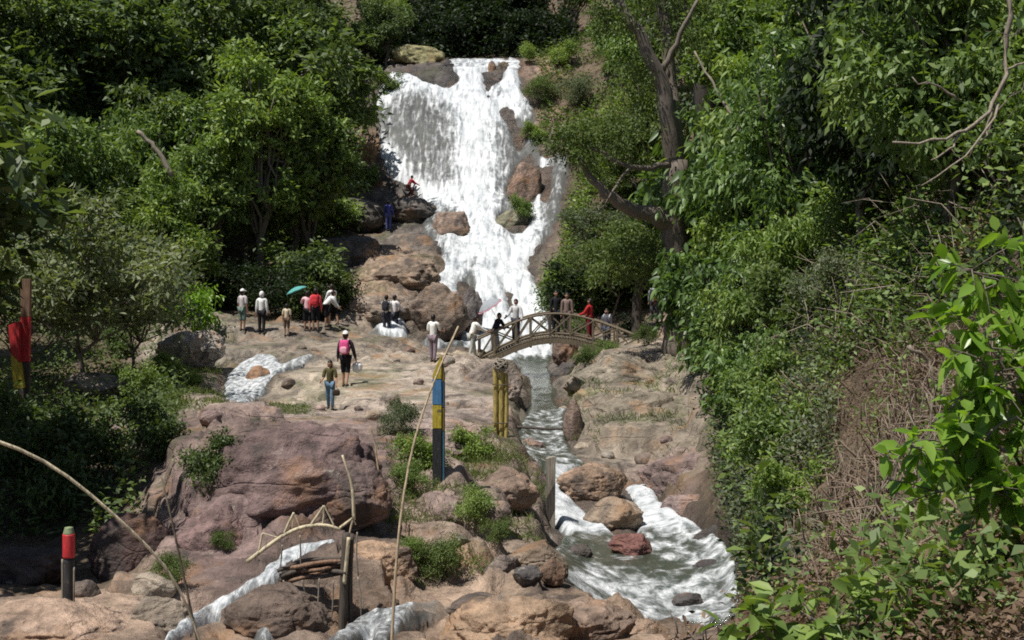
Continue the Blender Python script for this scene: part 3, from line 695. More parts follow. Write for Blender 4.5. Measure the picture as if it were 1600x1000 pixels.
def leaf_quads(P, D, Lf, Wf, rg, up=.6, fold=.18):
    "folded diamond leaves: base P, direction D"
    n = len(P); D = D / (np.linalg.norm(D, axis=1)[:, None] + 1e-9)
    U = rg.normal(size=(n, 3)) * .7 + np.array([0, 0, up]) ; S = np.cross(D, U); S /= np.linalg.norm(S, axis=1)[:, None] + 1e-9
    Nn = np.cross(S, D)
    l = (Lf * rg.uniform(.65, 1.3, n))[:, None]; w = (Wf * rg.uniform(.7, 1.25, n))[:, None]
    mid = P + D * l * .48
    v = np.stack([P, mid + S * w * .5 + Nn * w * fold, P + D * l - Nn * l * .1, mid - S * w * .5 + Nn * w * fold], 1).reshape(-1, 3)
    f = np.arange(4 * n).reshape(n, 4)
    return v, f
def big_leaves(P, D, Lf, Wf, rg, up=1.0):
    "near leaves: pointed oval, creased along the midrib and drooping at the tip (8 vertices)"
    n = len(P); D = D / (np.linalg.norm(D, axis=1)[:, None] + 1e-9)
    U = rg.normal(size=(n, 3)) * .5 + np.array([0, 0, up]); S = np.cross(D, U); S /= np.linalg.norm(S, axis=1)[:, None] + 1e-9
    Nn = np.cross(S, D)
    l = (Lf * rg.uniform(.6, 1.25, n))[:, None]; w = (Wf * rg.uniform(.75, 1.2, n))[:, None]
    pt = lambda a, b, c: P + D * l * a + S * w * b + Nn * w * c - np.array([0, 0, 1.]) * l * .22 * a * a
    v = np.stack([pt(0, 0, 0), pt(.28, .42, .14), pt(.62, .40, .12), pt(1, 0, 0), pt(.62, -.40, .12), pt(.28, -.42, .14), pt(.3, 0, 0), pt(.64, 0, 0)], 1).reshape(-1, 3)
    b = (np.arange(n) * 8)[:, None]
    f4 = np.concatenate([b + np.array([[6, 1, 2, 7]]), b + np.array([[6, 7, 4, 5]])]); f3 = np.concatenate([b + np.array([[0, 1, 6]]), b + np.array([[0, 6, 5]]), b + np.array([[7, 2, 3]]), b + np.array([[7, 3, 4]])])
    return v, [f4, f3]
def lobes_leaves(lobes, n, Lf, Wf, rg, clump=40, sig=.28, droop=.35, shell=.55, big=False):
    C = np.array([l[0] for l in lobes], float); Rr = np.array([l[1] if hasattr(l[1], '__len__') else (l[1],) * 3 for l in lobes], float)
    wgt = (Rr[:, 0] * Rr[:, 2]); wgt /= wgt.sum()
    k = max(1, n // clump); li = rg.choice(len(lobes), k, p=wgt)
    d = rg.normal(size=(k, 3)); d[:, 2] += .25; d /= np.linalg.norm(d, axis=1)[:, None]
    rr = shell + (1.05 - shell) * rg.uniform(0, 1, k) ** .6
    cc = C[li] + d * Rr[li] * rr[:, None]
    cl = np.repeat(np.arange(k), clump); m = len(cl)
    tw = d + rg.normal(size=(k, 3)) * .5; tw[:, 2] -= droop * .6; tw /= np.linalg.norm(tw, axis=1)[:, None]
    # each clump is a short twig carrying leaves to both sides
    s = rg.uniform(-1, 1, m); R0 = Rr[li].mean(1)[cl]
    P = cc[cl] + tw[cl] * (s * sig * 1.6)[:, None] + rg.normal(size=(m, 3)) * sig * np.array([.55, .55, .38])
    D = tw[cl] * .6 + rg.normal(size=(m, 3)) * .75; D[:, 2] -= droop
    return (big_leaves if big else leaf_quads)(P, D, Lf, Wf, rg)
def ell_lobes(c, r, n, lr, rg, fill=.75):
    out = []
    for i in range(n):
        d = rg.normal(size=3); d /= np.linalg.norm(d); q = np.array(c) + d * np.array(r) * rg.uniform(.3, fill + .15)
        s = lr * rg.uniform(.5, 1.4); out.append((q, (s, s, s * .78)))
    return out

# each species: mesh data for trunk and crown (height given in metres at scale 1)
def make_tree(seed, h, crown_c, crown_r, nl, lr, n, Lf, Wf, trunk_r=.22, droop=.35, sig=.3, clump=40, lean=0., shell=.55, big=False):
    rg = np.random.default_rng(seed)
    lob = ell_lobes((lean, 0, crown_c), crown_r, nl, lr, rg)
    v, f = lobes_leaves(lob, n, Lf, Wf, rg, clump, sig, droop, shell, big)
    crown = mesh_np('crown', v, f)
    top = np.array([lean, 0, crown_c + crown_r[2] * .5])
    tp = bez((0, 0, -.8), top, (rg.normal() * .4, rg.normal() * .4, 0), 10, rg)
    paths = [(tp, np.linspace(trunk_r, trunk_r * .25, 10))]
    for c, r in lob:
        z0 = rg.uniform(.35, .8); i = int(z0 * 9)
        p0 = tp[i]
        if np.linalg.norm(c - p0) < .2: continue
        paths.append((bez(p0, c, (0, 0, -.12 * np.linalg.norm(c - p0)), 6, rg), np.linspace(trunk_r * .42, trunk_r * .09, 6)))
    return tube_mesh('trunk', paths, 7), crown
SP = {}
def species(key, variants): SP[key] = variants
species('round', [make_tree(s, 11, 7.2, (3.1, 3.0, 3.6), 26, 1.05, 13000, .36, .15, shell=.7, sig=.34) for s in (1, 2, 3)])
species('tall', [make_tree(s, 14, 8.6, (2.5, 2.5, 5.0), 30, .95, 14000, .34, .14, .25, .45, shell=.7, sig=.34) for s in (11, 12, 13)])
species('loose', [make_tree(s, 7, 4.3, (2.9, 2.6, 2.4), 26, .62, 8000, .24, .085, .09, .25, .3, 20, shell=.35) for s in (21, 22)])
species('spray', [make_tree(s, 6, 3.6, (2.0, 1.8, 2.3), 22, .5, 3200, .27, .10, .07, .6, .26, 12, shell=.3, big=True) for s in (71, 72, 73)])
species('hang', [make_tree(s, 11, 6.2, (3.2, 3.0, 4.4), 28, .9, 11000, .36, .13, .2, .75, .36, 22, shell=.5) for s in (31, 32)])
species('shrub', [make_tree(s, 2.4, 1.2, (1.25, 1.15, 1.0), 15, .36, 3600, .17, .075, .03, .3, .2, 18, shell=.3) for s in (41, 42, 43)])
species('fine', [make_tree(s, 2.4, 1.2, (1.3, 1.2, .95), 18, .36, 6000, .10, .045, .025, .3, .18, 20, shell=.3) for s in (51, 52)])
species('broad', [make_tree(s, 2.6, 1.4, (.95, .95, 1.0), 9, .46, 1500, .24, .11, .03, .6, .17, 12, big=True) for s in (61, 62, 63)])
_n = {}
def plant(kind, p, h, mat, label, cat='tree', name='tree', group=None, rz=None, bark=None, sq=1.0):
    vs = SP[kind]; k = _n.get(kind, 0); _n[kind] = k + 1
    tr, cr = vs[k % len(vs)]
    H = {'round': 11.3, 'tall': 14.2, 'loose': 7, 'hang': 11, 'spray': 6.2, 'shrub': 2.4, 'fine': 2.4, 'broad': 2.7}[kind]
    s = h / H
    e = empty(name, p, rz if rz is not None else random.uniform(0, 6.28), s)
    if sq != 1.0: e.scale = (s * sq, s * sq, s)
    small = kind in ('shrub', 'fine', 'broad', 'spray')
    t = obj('stem' if small else 'trunk', tr, BARK, e); set_mat(t, bark or BARK)
    c = obj('foliage' if small else 'crown', cr, LM['mid'], e); set_mat(c, LM[mat])
    return tag(e, label, cat, group)
def tree_to(kind, px, Y, top, mat, label, **k):
    "a tree rooted on the slope at column px, depth Y, whose crown reaches photo row `top`"
    p = on(px, Y); p.z -= .2
    h = (HY - top) / F * Y - p.z
    return plant(kind, p, h, mat, label, **k)

TREES = [  # kind, px, Y, top row, leaf, label
 ('tall', 405, 57, 30, 'bright', 'tall bright green tree standing alone in the sun left of the waterfall', .98),
 ('round', 470, 59.5, 150, 'bright', 'bright green tree leaning out on the right of the tall sunlit one', 1.0),
 ('round', 335, 56, 205, 'mid', 'green tree tucked against the left foot of the tall sunlit tree', 1.0),
 ('hang', 250, 57, 130, 'mid', 'green tree with drooping sprays above a pale dead limb, left slope', 1.0),
 ('round', 60, 50, 140, 'mid', 'broad green tree at the left edge, behind the olive tree', 1.0),
 ('hang', 140, 54, 175, 'mid', 'tree with drooping leaves between the left edge tree and the dead limb', 1.1),
 ('round', -60, 44, 200, 'dark', 'dark tree cut by the left edge of the picture', 1.1),
 ('loose', 140, 36, 275, 'olive', 'small loose olive green tree with a thin pale trunk on the left bank', 1.15),
 ('loose', 45, 38.5, 325, 'olive', 'olive green bushy tree behind the red and yellow split post', 1.15),
 ('loose', 215, 40, 345, 'grey', 'low grey green tree right of the thin pale trunk', 1.0),
 ('tall', 455, 71, -20, 'dark', 'dark tree closest to the upper left side of the waterfall', 1.15),
 ('tall', 480, 79, -60, 'dark', 'tall dark tree leaning over the left crest of the waterfall', 1.2),
 ('round', 430, 68, -40, 'dark', 'dark round tree behind the top of the tall sunlit tree', 1.2),
 ('tall', 300, 66, -60, 'dark', 'dark tall tree above the pale dead limb', 1.3),
 ('round', 180, 64, -20, 'dark', 'dark spreading tree high on the left slope', 1.3),
 ('tall', 70, 60, -40, 'dark', 'dark tall tree in the top left corner', 1.3),
 ('round', -50, 58, -20, 'dark', 'dark tree cut by the top left corner of the picture', 1.3),
 ('tall', 485, 61, 200, 'mid', 'green tree low beside the shaded rock wall left of the falls', .9),
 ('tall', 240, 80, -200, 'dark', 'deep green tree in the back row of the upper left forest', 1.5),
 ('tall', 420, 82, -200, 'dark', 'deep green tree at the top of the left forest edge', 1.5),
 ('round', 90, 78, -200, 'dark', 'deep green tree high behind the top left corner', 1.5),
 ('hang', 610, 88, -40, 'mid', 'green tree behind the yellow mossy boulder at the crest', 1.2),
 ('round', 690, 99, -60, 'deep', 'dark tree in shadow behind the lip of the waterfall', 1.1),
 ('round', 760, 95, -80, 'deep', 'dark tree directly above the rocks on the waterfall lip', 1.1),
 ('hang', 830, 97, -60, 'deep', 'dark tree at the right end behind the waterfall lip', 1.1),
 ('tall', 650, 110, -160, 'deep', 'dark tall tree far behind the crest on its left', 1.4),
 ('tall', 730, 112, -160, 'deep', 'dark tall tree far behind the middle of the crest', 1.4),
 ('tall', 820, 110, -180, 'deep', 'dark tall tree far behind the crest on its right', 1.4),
 ('round', 900, 90, -80, 'dark', 'dark round tree above the red earth slope right of the falls', 1.1),
 ('hang', 960, 74, -30, 'mid', 'pale green tree on the slope above the red earth', 1.1),
 ('loose', 955, 61, 205, 'yellowgreen', 'feathery yellow green tree right of the upper falls', 1.2),
 ('loose', 1015, 58, 70, 'yellowgreen', 'feathery yellow green tree behind the forked trunk', .75),
 ('loose', 935, 57, 300, 'grey', 'soft grey green bushy tree right of the lower falls', 1.1),
 ('loose', 960, 54, 330, 'yellowgreen', 'bushy yellow green tree over the people on the right path', 1.2),
 ('hang', 1040, 66, -60, 'mid', 'green tree behind the fork of the big trunk', 1.2),
 ('hang', 1130, 56, -60, 'grey', 'grey green tree right of the second dark trunk', 1.2),
 ('round', 1200, 46, -90, 'mid', 'leafy tree high on the right bank', 1.1),
 ('round', 1290, 42, -110, 'mid', 'leafy tree at the top of the right bank above the dry slope', 1.1),
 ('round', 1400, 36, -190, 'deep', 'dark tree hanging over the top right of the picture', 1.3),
 ('hang', 1530, 30, -200, 'mid', 'green tree in the top right corner behind the bare twigs', 1.1),
 ('hang', 1650, 27, -100, 'mid', 'green tree cut by the right edge of the picture', 1.1),
]
for i, (k, px, Y, top, mt, lab, sq) in enumerate(TREES):
    tree_to(k, px, Y, top, mt, lab, group='trees of the ravine forest', sq=sq)
# trees outside the left edge that shade the left bank
for px, Y, top, k in ((-350, 21, -40, 'round'), (-360, 23, -100, 'tall'), (-420, 26, -60, 'round'), (-290, 26, 60, 'round'), (-330, 30, -20, 'round'), (-190, 33, 120, 'round'), (-420, 19, 60, 'round'), (-260, 38, 0, 'tall')):
    tree_to(k, px, Y, top, 'dark', 'dark tree on the left bank beyond the picture edge', group='trees beyond the left edge')

for (kinds, Y0, xs, t0, t1, mts, lab) in (
   (('shrub', 'fine'), 54.5, range(235, 545, 36), 350, 415, ('dark', 'deep'), 'dark bush in the shade at the foot of the left forest, merged with its neighbours'),
   (('loose', 'hang'), 54, range(-80, 330, 70), 215, 275, ('mid', 'dark', 'bright'), 'low mid green tree merged into the front of the left forest wall'),
   (('loose', 'hang', 'tall'), 61, range(-70, 480, 78), 90, 190, ('mid', 'dark', 'mid'), 'feathery mid green tree merged into the middle of the left forest wall'),
   (('hang', 'tall', 'loose'), 70, range(-40, 470, 82), -30, 60, ('dark', 'mid'), 'dark green tree merged into the upper part of the left forest wall'),
   (('hang', 'round'), 83, range(520, 640, 40), -20, 40, ('dark', 'mid'), 'dark green tree merged into the forest at the left end of the waterfall crest'),
   (('shrub', 'fine'), 66, range(470, 560, 30), 250, 300, ('mid', 'dark'), 'green bush merged with others on the rocks left of the falls')):
    for i, px in enumerate(xs):
        k = kinds[i % len(kinds)]
        sm = k in ('shrub', 'fine')
        tree_to(k, px + random.uniform(-20, 20), Y0 + random.uniform(-1.6, 1.6), random.uniform(t0, t1), mts[i % len(mts)], lab, cat='shrub' if sm else 'tree', name='shrub' if sm else 'tree', group=lab[:lab.index(' merged')] + 's', sq=1.15)
for px, Y, top, k in ((-400, 16.5, -60, 'round'), (-330, 19.5, -60, 'round'), (-480, 15, -40, 'round'), (-420, 20, -120, 'tall'), (-560, 17.5, -60, 'round')):
    tree_to(k, px, Y, top, 'dark', 'dark tree on the left bank beyond the picture edge', group='trees beyond the left edge', sq=1.35)
# shrubs: kind, px, row, y-range, height, leaf, label
SHR = [
 ('broad', 318, 530, 38, 50, 2.5, 'lime', 'bright lime green shrub at the left end of the row of people'),
 ('shrub', 262, 600, 33, 44, 1.1, 'bright', 'low bright green shrub beside the small side cascade'),
 ('shrub', 225, 625, 30, 42, 1.2, 'mid', 'green shrub left of the low bright one by the side cascade'),
 ('fine', 300, 612, 33, 44, .8, 'bright', 'small fine leaved plant on the brown ledge by the side cascade'),
 ('shrub', 185, 560, 36, 50, 1.3, 'dark', 'dark shrub under the small olive tree'),
 ('shrub', 240, 720, 20, 30, 1.4, 'dark', 'dark shrub left of the huge maroon rock'),
 ('shrub', 150, 745, 20, 30, 1.7, 'dark', 'dark shrub in the shaded hollow on the left bank'),
 ('shrub', 60, 770, 17, 28, 1.9, 'dark', 'dark leafy shrub in the hollow at the left edge'),
 ('broad', 80, 815, 15, 26, 1.4, 'dark', 'broad leaved dark shrub above the red topped post'),
 ('broad', 20, 720, 18, 30, 1.8, 'dark', 'broad leaved dark shrub at the foot of the split post'),
 ('shrub', 330, 760, 15, 22, .9, 'dark', 'small dark shrub growing in the cleft of the maroon rock'),
 ('fine', 375, 740, 15, 22, .7, 'mid', 'small mossy green plant on the left flank of the maroon rock'),
 ('shrub', 655, 735, 18, 24, .8, 'bright', 'green bush around the foot of the striped post'),
 ('fine', 640, 772, 17, 23, .7, 'mid', 'green bush left of the striped post by the thin dead stem'),
 ('fine', 620, 680, 22, 32, .9, 'grey', 'small grey green bush on the pinkish ledge left of the striped post'),
 ('shrub', 738, 722, 20, 28, .8, 'bright', 'green bush between the striped post and the yellow bamboo posts'),
 ('fine', 740, 825, 15, 20, .8, 'mid', 'low green bush on the near bank below the angular mauve boulder'),
 ('fine', 690, 900, 13.5, 18, .75, 'yellowgreen', 'low yellowish bush beside the lower end of the long dead stem'),
 ('fine', 645, 890, 13.5, 18, .6, 'bright', 'low green bush at the edge of the orange sloping rock'),
 ('fine', 780, 850, 15, 19, .5, 'yellowgreen', 'small yellowish plant above the grey brown rock on the near bank'),
 ('fine', 265, 915, 12.5, 16, .55, 'yellowgreen', 'yellowish tuft at the foot of the arching bamboo stem'),
 ('fine', 350, 860, 14, 19, .4, 'yellowgreen', 'small tuft under the pale bamboo rail'),
 ('shrub', 870, 460, 50, 60, 2.0, 'bright', 'bright green bush at the right edge of the lower falls, above the bridge'),
 ('shrub', 815, 340, 62, 70, 1.5, 'mid', 'green bush on the greenish rock in the falls'),
 ('shrub', 838, 222, 68, 76, 1.5, 'bright', 'bright bush overhanging the right side of the upper falls'),
 ('shrub', 825, 95, 78, 88, 1.4, 'bright', 'small bright bush at the right end of the waterfall lip'),
 ('shrub', 880, 105, 75, 88, 2.0, 'bright', 'bright green bush above the red earth slope'),
 ('fine', 845, 165, 72, 82, 2.2, 'yellowgreen', 'yellowish bush on the red earth right of the crest'),
 ('fine', 905, 170, 70, 82, 2.4, 'grey', 'grey green bush on the red earth slope'),
 ('shrub', 610, 148, 74, 82, 1.8, 'dark', 'dark sprays hanging over the upper left edge of the falls'),
 ('shrub', 560, 300, 66, 74, 2.4, 'mid', 'green bush beside the orange stained rock left of the falls'),
 ('fine', 915, 590, 42, 48, 1.0, 'dark', 'dark low bush beside the black boulder by the pool'),
 ('fine', 945, 565, 43, 50, 1.0, 'mid', 'small bush at the right foot of the arched bridge'),
 ('fine', 1010, 545, 44, 52, 1.0, 'yellowgreen', 'yellowish bush below the path on the right bank'),
]
for k, px, py, y0, y1, h, mt, lab in SHR:
    p = ground_at(px, py, y0, y1); p.z -= .08
    plant(k, p, h, mt, lab, 'shrub', 'shrub', 'shrubs on the rocks and banks')

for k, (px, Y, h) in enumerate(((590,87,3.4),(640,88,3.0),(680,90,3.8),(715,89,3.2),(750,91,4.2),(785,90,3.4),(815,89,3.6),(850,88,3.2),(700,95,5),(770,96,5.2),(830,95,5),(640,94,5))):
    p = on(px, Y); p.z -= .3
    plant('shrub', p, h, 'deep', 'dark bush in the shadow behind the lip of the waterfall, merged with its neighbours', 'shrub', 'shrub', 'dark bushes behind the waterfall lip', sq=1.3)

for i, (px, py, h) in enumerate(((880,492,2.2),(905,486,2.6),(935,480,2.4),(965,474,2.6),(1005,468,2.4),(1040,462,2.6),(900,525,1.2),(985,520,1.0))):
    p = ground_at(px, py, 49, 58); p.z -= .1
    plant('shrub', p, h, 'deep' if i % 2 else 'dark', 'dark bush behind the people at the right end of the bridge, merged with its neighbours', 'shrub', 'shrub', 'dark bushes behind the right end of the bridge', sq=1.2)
# the right bank: shrubs in order up the slope
RB = [  # kind, px, Y, h, leaf, label
 ('hang', 1345, 26, 7.5, 'deep', 'dark hanging tree over the brown patch on the upper right bank'),
 ('hang', 1475, 21, 6.5, 'mid', 'hanging tree behind the bare twigs at the right'),
 ('hang', 1235, 33, 7.5, 'glossy', 'dark glossy hanging tree in the middle of the right bank'),
 ('spray', 1135, 41, 7.5, 'glossy', 'tree with glossy drooping sprays just right of the big forked trunk'),
 ('spray', 1175, 38, 7.0, 'mid', 'spray leaved tree second from the forked trunk along the right bank'),
 ('spray', 1140, 37, 4.2, 'bright', 'bright spray leaved small tree below the glossy one by the forked trunk'),
 ('spray', 1200, 36, 6.8, 'glossy', 'glossy spray leaved tree high in the middle of the right bank'),
 ('spray', 1130, 31, 3.6, 'glossy', 'low glossy spray leaved tree at the right end of the tan outcrop'),
 ('spray', 1165, 27, 3.2, 'mid', 'low spray leaved tree above the mauve boulders on the right bank'),
 ('spray', 1270, 34, 6.5, 'mid', 'spray leaved tree left of the brown litter on the upper right bank'),
 ('spray', 1350, 33, 6.0, 'glossy', 'glossy spray leaved tree above the sunlit band on the right bank'),
 ('spray', 1240, 28, 3.4, 'bright', 'bright spray leaved small tree on the sunlit band of the right bank'),
 ('spray', 1440, 29, 5.0, 'mid', 'spray leaved tree under the bare twigs of the upper right'),
 ('spray', 1520, 25, 4.4, 'glossy', 'glossy spray leaved tree behind the lime green sapling'),
 ('spray', 1600, 22, 4.0, 'mid', 'spray leaved tree at the right edge behind the lime green sapling'),
 ('spray', 1185, 23.5, 2.2, 'glossy', 'small glossy spray leaved plant over the dark recess at the stream'),
 ('spray', 1210, 42, 7.5, 'bright', 'bright spray leaved tree in the upper right, above the glossy ones'),
 ('spray', 1300, 40, 7.5, 'mid', 'spray leaved tree high on the right bank below the top trees'),
 ('spray', 1400, 37, 6.5, 'deep', 'dark spray leaved tree in the shade of the top right tree'),
 ('broad', 1110, 40, 3.4, 'glossy', 'glossy leaved shrub under the big tree trunk, beside the tan outcrop'),
 ('broad', 1110, 34, 3.4, 'glossy', 'glossy shrub hanging over the right end of the tan outcrop'),
 ('broad', 1120, 29, 2.6, 'glossy', 'glossy dark shrub above the mauve boulders'),
 ('broad', 1150, 25, 2.0, 'glossy', 'glossy shrub over the dark recess by the stream'),
 ('broad', 1125, 43, 6.5, 'glossy', 'tall glossy shrub with pale leaf sprays right of the forked trunk'),
 ('broad', 1150, 40, 5.6, 'glossy', 'tall glossy shrub right of the forked tree at mid height'),
 ('broad', 1195, 38, 5.2, 'glossy', 'glossy shrub higher up the right bank beside the tall ones'),
 ('broad', 1250, 37, 4.6, 'glossy', 'glossy shrub under the upper leafy trees of the right bank'),
 ('broad', 1165, 34, 3.0, 'glossy', 'medium glossy shrub halfway down the right bank'),
 ('fine', 1230, 30, 2.6, 'mid', 'fine leaved shrub in the middle of the right bank'),
 ('shrub', 1290, 29, 2.6, 'bright', 'fine leaved green shrub above the dry brush'),
 ('fine', 1350, 27, 2.4, 'mid', 'fine leaved shrub on the sunlit band of the right bank'),
 ('shrub', 1410, 26, 2.4, 'bright', 'fine leaved shrub at the right end of the sunlit band'),
 ('fine', 1200, 27, 2.0, 'grey', 'grey green fine shrub left of the dry brush'),
 ('shrub', 1250, 25, 2.0, 'yellowgreen', 'dense yellowish shrub just above the dry brush'),
 ('fine', 1310, 24, 1.8, 'grey', 'greyish fine shrub at the top of the dry brush'),
 ('shrub', 1190, 23, 1.6, 'mid', 'green shrub on the lower left of the right bank'),
 ('shrub', 1215, 20, 1.5, 'mid', 'green shrub above the mossy foot of the right bank'),
 ('shrub', 1240, 18, 1.1, 'bright', 'small bright shrub at the foot of the dry brush'),
 ('shrub', 1195, 17.2, .7, 'dark', 'dark low plant by the foaming bottom right water'),
 ('shrub', 1300, 35, 3.4, 'mid', 'green shrub beneath the dark hanging tree'),
 ('broad', 1380, 31, 3.2, 'glossy', 'glossy shrub above the brown bare patch on the right bank'),
 ('shrub', 1460, 27, 2.6, 'dark', 'dark shrub among the bare twigs at upper right'),
 ('shrub', 1540, 22, 2.4, 'dark', 'dark shrub behind the near lime green branch'),
 ('shrub', 1600, 19, 2.2, 'mid', 'green shrub at the right edge behind the near leaves'),
 ('broad', 1500, 24, 2.2, 'mid', 'broad leaved shrub below the bare twigs'),
 ('broad', 1430, 33, 3.4, 'glossy', 'glossy shrub in the shade left of the bare twigs'),
]
for k, px, Y, h, mt, lab in RB:
    p = on(px, Y); p.z -= .15
    tr_ = k in ('spray', 'hang') and h > 2.5
    plant(k, p, h, mt, lab, 'tree' if tr_ else 'shrub', 'tree' if tr_ else 'shrub', 'shrubs on the right bank')

# ground cover that nobody could count
def scatter(name, label, poly, yr, n, Lf, Wf, hgt, mat, seed, droop=.2, upd=.3, clump=.9, thr=.42, big=False, density=1.0):
    rg = np.random.default_rng(seed)
    m = inpoly(PXF, PYF, poly) & (GY > yr[0]) & (GY < yr[1]) & (wm < .5)
    ii = np.flatnonzero(m.ravel())
    # weight by world area of the cell seen from the camera
    gy = GY.ravel()[ii]; sp = np.gradient(YS)[(ii // NX)]
    wv = sp * gy * np.hypot(1, np.abs(np.gradient(Zb, axis=0) / np.gradient(GY, axis=0)).ravel()[ii]) / gy ** 1.2
    pr = wv / wv.sum()
    q = rg.choice(ii, n, p=pr)
    P = np.stack([GX.ravel()[q], GY.ravel()[q], Zr.ravel()[q]], 1) + rg.normal(size=(n, 3)) * np.array([.08, .08, .02])
    c = fbm(P * clump, 3, seed); k = c > thr; P = P[k]; c = c[k]; n = len(P)
    P[:, 2] += np.abs(rg.normal(size=n)) * hgt * (.35 + 2.2 * np.clip(c - thr, 0, .4))
    D = rg.normal(size=(n, 3)); D[:, 2] = D[:, 2] * .6 + upd - droop
    D[:, 1] -= .3; D[:, 0] -= .2 * (P[:, 0] > 1)
    v, f = (big_leaves if big else leaf_quads)(P, D, Lf, Wf, rg)
    o = obj(name, mesh_np(name, v, f), LM[mat])
    return tag(o, label, kind='stuff')
BANK = [(1075,0),(1900,-40),(1900,1090),(1180,1000),(1150,880),(1110,700),(1085,600),(1090,500)]
BANK2 = [(1075,0),(1900,-40),(1900,520),(1620,540),(1480,500),(1250,600),(1215,760),(1235,960),(1180,1000),(1150,880),(1110,700),(1085,600),(1090,500)]
scatter('undergrowth', 'sparse green plants in the dead brush', BANK, (5, 30), 26000, .085, .045, .4, 'mid', 21, thr=.5, clump=1.0)
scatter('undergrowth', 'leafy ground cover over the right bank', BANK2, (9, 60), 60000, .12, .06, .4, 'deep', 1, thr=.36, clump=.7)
scatter('undergrowth', 'lighter leaf clumps over the right bank', BANK2, (9, 60), 18000, .18, .085, 1.0, 'mid', 31, thr=.55, clump=.8)
scatter('undergrowth', 'glossy leaf cover over the upper right bank', [(1060,150),(1700,-60),(1700,420),(1250,470),(1080,480)], (20, 60), 12000, .30, .13, 1.0, 'glossy', 2, thr=.47, big=True)
scatter('undergrowth', 'fine leaved cover on the sunlit band of the right bank', [(1150,400),(1480,380),(1470,560),(1260,620),(1120,640)], (17, 45), 24000, .11, .06, .8, 'mid', 3, thr=.5)
scatter('undergrowth', 'grey green cover on the lower right bank', [(1100,560),(1300,560),(1300,800),(1240,960),(1170,940),(1120,760)], (14, 30), 22000, .09, .05, .4, 'grey', 15, thr=.44)
scatter('dry_leaf_litter', 'dead brown leaves and brush on the right bank', [(1215,540),(1480,480),(1900,560),(1900,1090),(1150,1090),(1190,760)], (4.5, 40), 95000, .042, .018, .2, 'brown', 4, thr=.42)
scatter('undergrowth', 'low green plants along the foot of the right bank', [(1450,800),(1900,600),(1900,1090),(1300,1090),(1330,975),(1440,930)], (5, 22), 11000, .08, .04, .3, 'mid', 34, thr=.52, clump=1.2)
scatter('dry_leaf_litter', 'brown litter patches on the upper right bank', [(1200,100),(1560,100),(1560,430),(1240,430)], (18, 60), 16000, .13, .06, .3, 'brown', 14, thr=.48)
def brush(name, label, poly, yr, n, ln, seed, mat):
    rg = np.random.default_rng(seed); m = inpoly(PXF, PYF, poly) & (GY > yr[0]) & (GY < yr[1]); ii = np.flatnonzero(m.ravel()); q = rg.choice(ii, n)
    P = np.stack([GX.ravel()[q], GY.ravel()[q], Zr.ravel()[q]], 1); P = P[fbm(P * 1.3, 3, seed) > .43]
    paths = []
    for p in P:
        d = rg.normal(size=3); d[2] = abs(d[2]) + .5; d[1] -= .4; d /= np.linalg.norm(d); l = ln * rg.uniform(.4, 1.4)
        e = p + d * l; mid = (p + e) / 2 + rg.normal(size=3) * l * .12 + np.array([0, 0, .12 * l])
        paths.append((np.array([p - d * .05, mid, e - np.array([0, 0, .15 * l])]), np.array([.008, .0055, .002]) * rg.uniform(.4, 2.2)))
    return tag(obj(name, tube_mesh(name, paths, 4), mat), label, kind='stuff')
brush('dry_brush', 'tangle of dead twigs on the right bank', [(1215,560),(1480,500),(1640,620),(1640,1040),(1190,960),(1190,780)], (7, 28), 3400, .55, 44, wood('dry_twig', (.20, .15, .11)))
brush('dry_brush', 'bare twigs among the bushes of the upper right bank', [(1100,150),(1600,60),(1600,520),(1200,600),(1110,480)], (18, 45), 1500, 1.2, 45, BARK_PALE)
scatter('undergrowth', 'grass and low bushes on the slope right of the falls', [(838,80),(1000,20),(1120,60),(1090,470),(900,500),(872,400),(895,250),(840,200)], (52, 92), 30000, .24, .09, .5, 'yellowgreen', 5, thr=.48)
scatter('undergrowth', 'green cover on the slope right of the falls', [(860,180),(1000,150),(1090,300),(1060,470),(900,470),(875,400),(900,280)], (52, 80), 16000, .26, .11, .9, 'bright', 6, thr=.47)
scatter('undergrowth', 'dark undergrowth beneath the left forest', [(-200,-50),(560,-50),(540,320),(480,430),(250,470),(-200,480)], (50, 110), 26000, .32, .14, .9, 'dark', 7, thr=.4)
scatter('undergrowth', 'shaded undergrowth on the left bank', [(-200,490),(250,510),(300,600),(250,700),(200,840),(-200,860)], (17, 50), 26000, .15, .07, .45, 'dark', 8, thr=.42)
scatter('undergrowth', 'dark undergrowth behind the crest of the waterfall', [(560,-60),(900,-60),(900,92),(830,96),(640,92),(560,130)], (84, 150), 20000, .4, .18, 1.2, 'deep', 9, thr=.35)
scatter('grass', 'short grass around the left bank stones', [(170,570),(345,560),(350,640),(170,655)], (28, 48), 9000, .22, .02, .05, 'grass', 10, droop=0, upd=1.4, thr=.42)
scatter('grass', 'short grass patch on the rock below the walking pair', [(395,632),(480,634),(485,648),(400,650)], (28, 40), 2600, .10, .014, .02, 'grass', 11, droop=0, upd=1.4, thr=.3)
scatter('grass', 'grass between the rocks by the striped post', [(600,690),(830,680),(860,850),(760,900),(610,920),(600,770)], (13, 27), 15000, .17, .013, .04, 'grass', 12, droop=0, upd=1.3, thr=.53, clump=1.3)
scatter('grass', 'dry grass on the tan outcrop', [(890,560),(1090,560),(1090,720),(890,690)], (28, 48), 5000, .22, .02, .04, 'grass', 13, droop=0, upd=1.2, thr=.54)

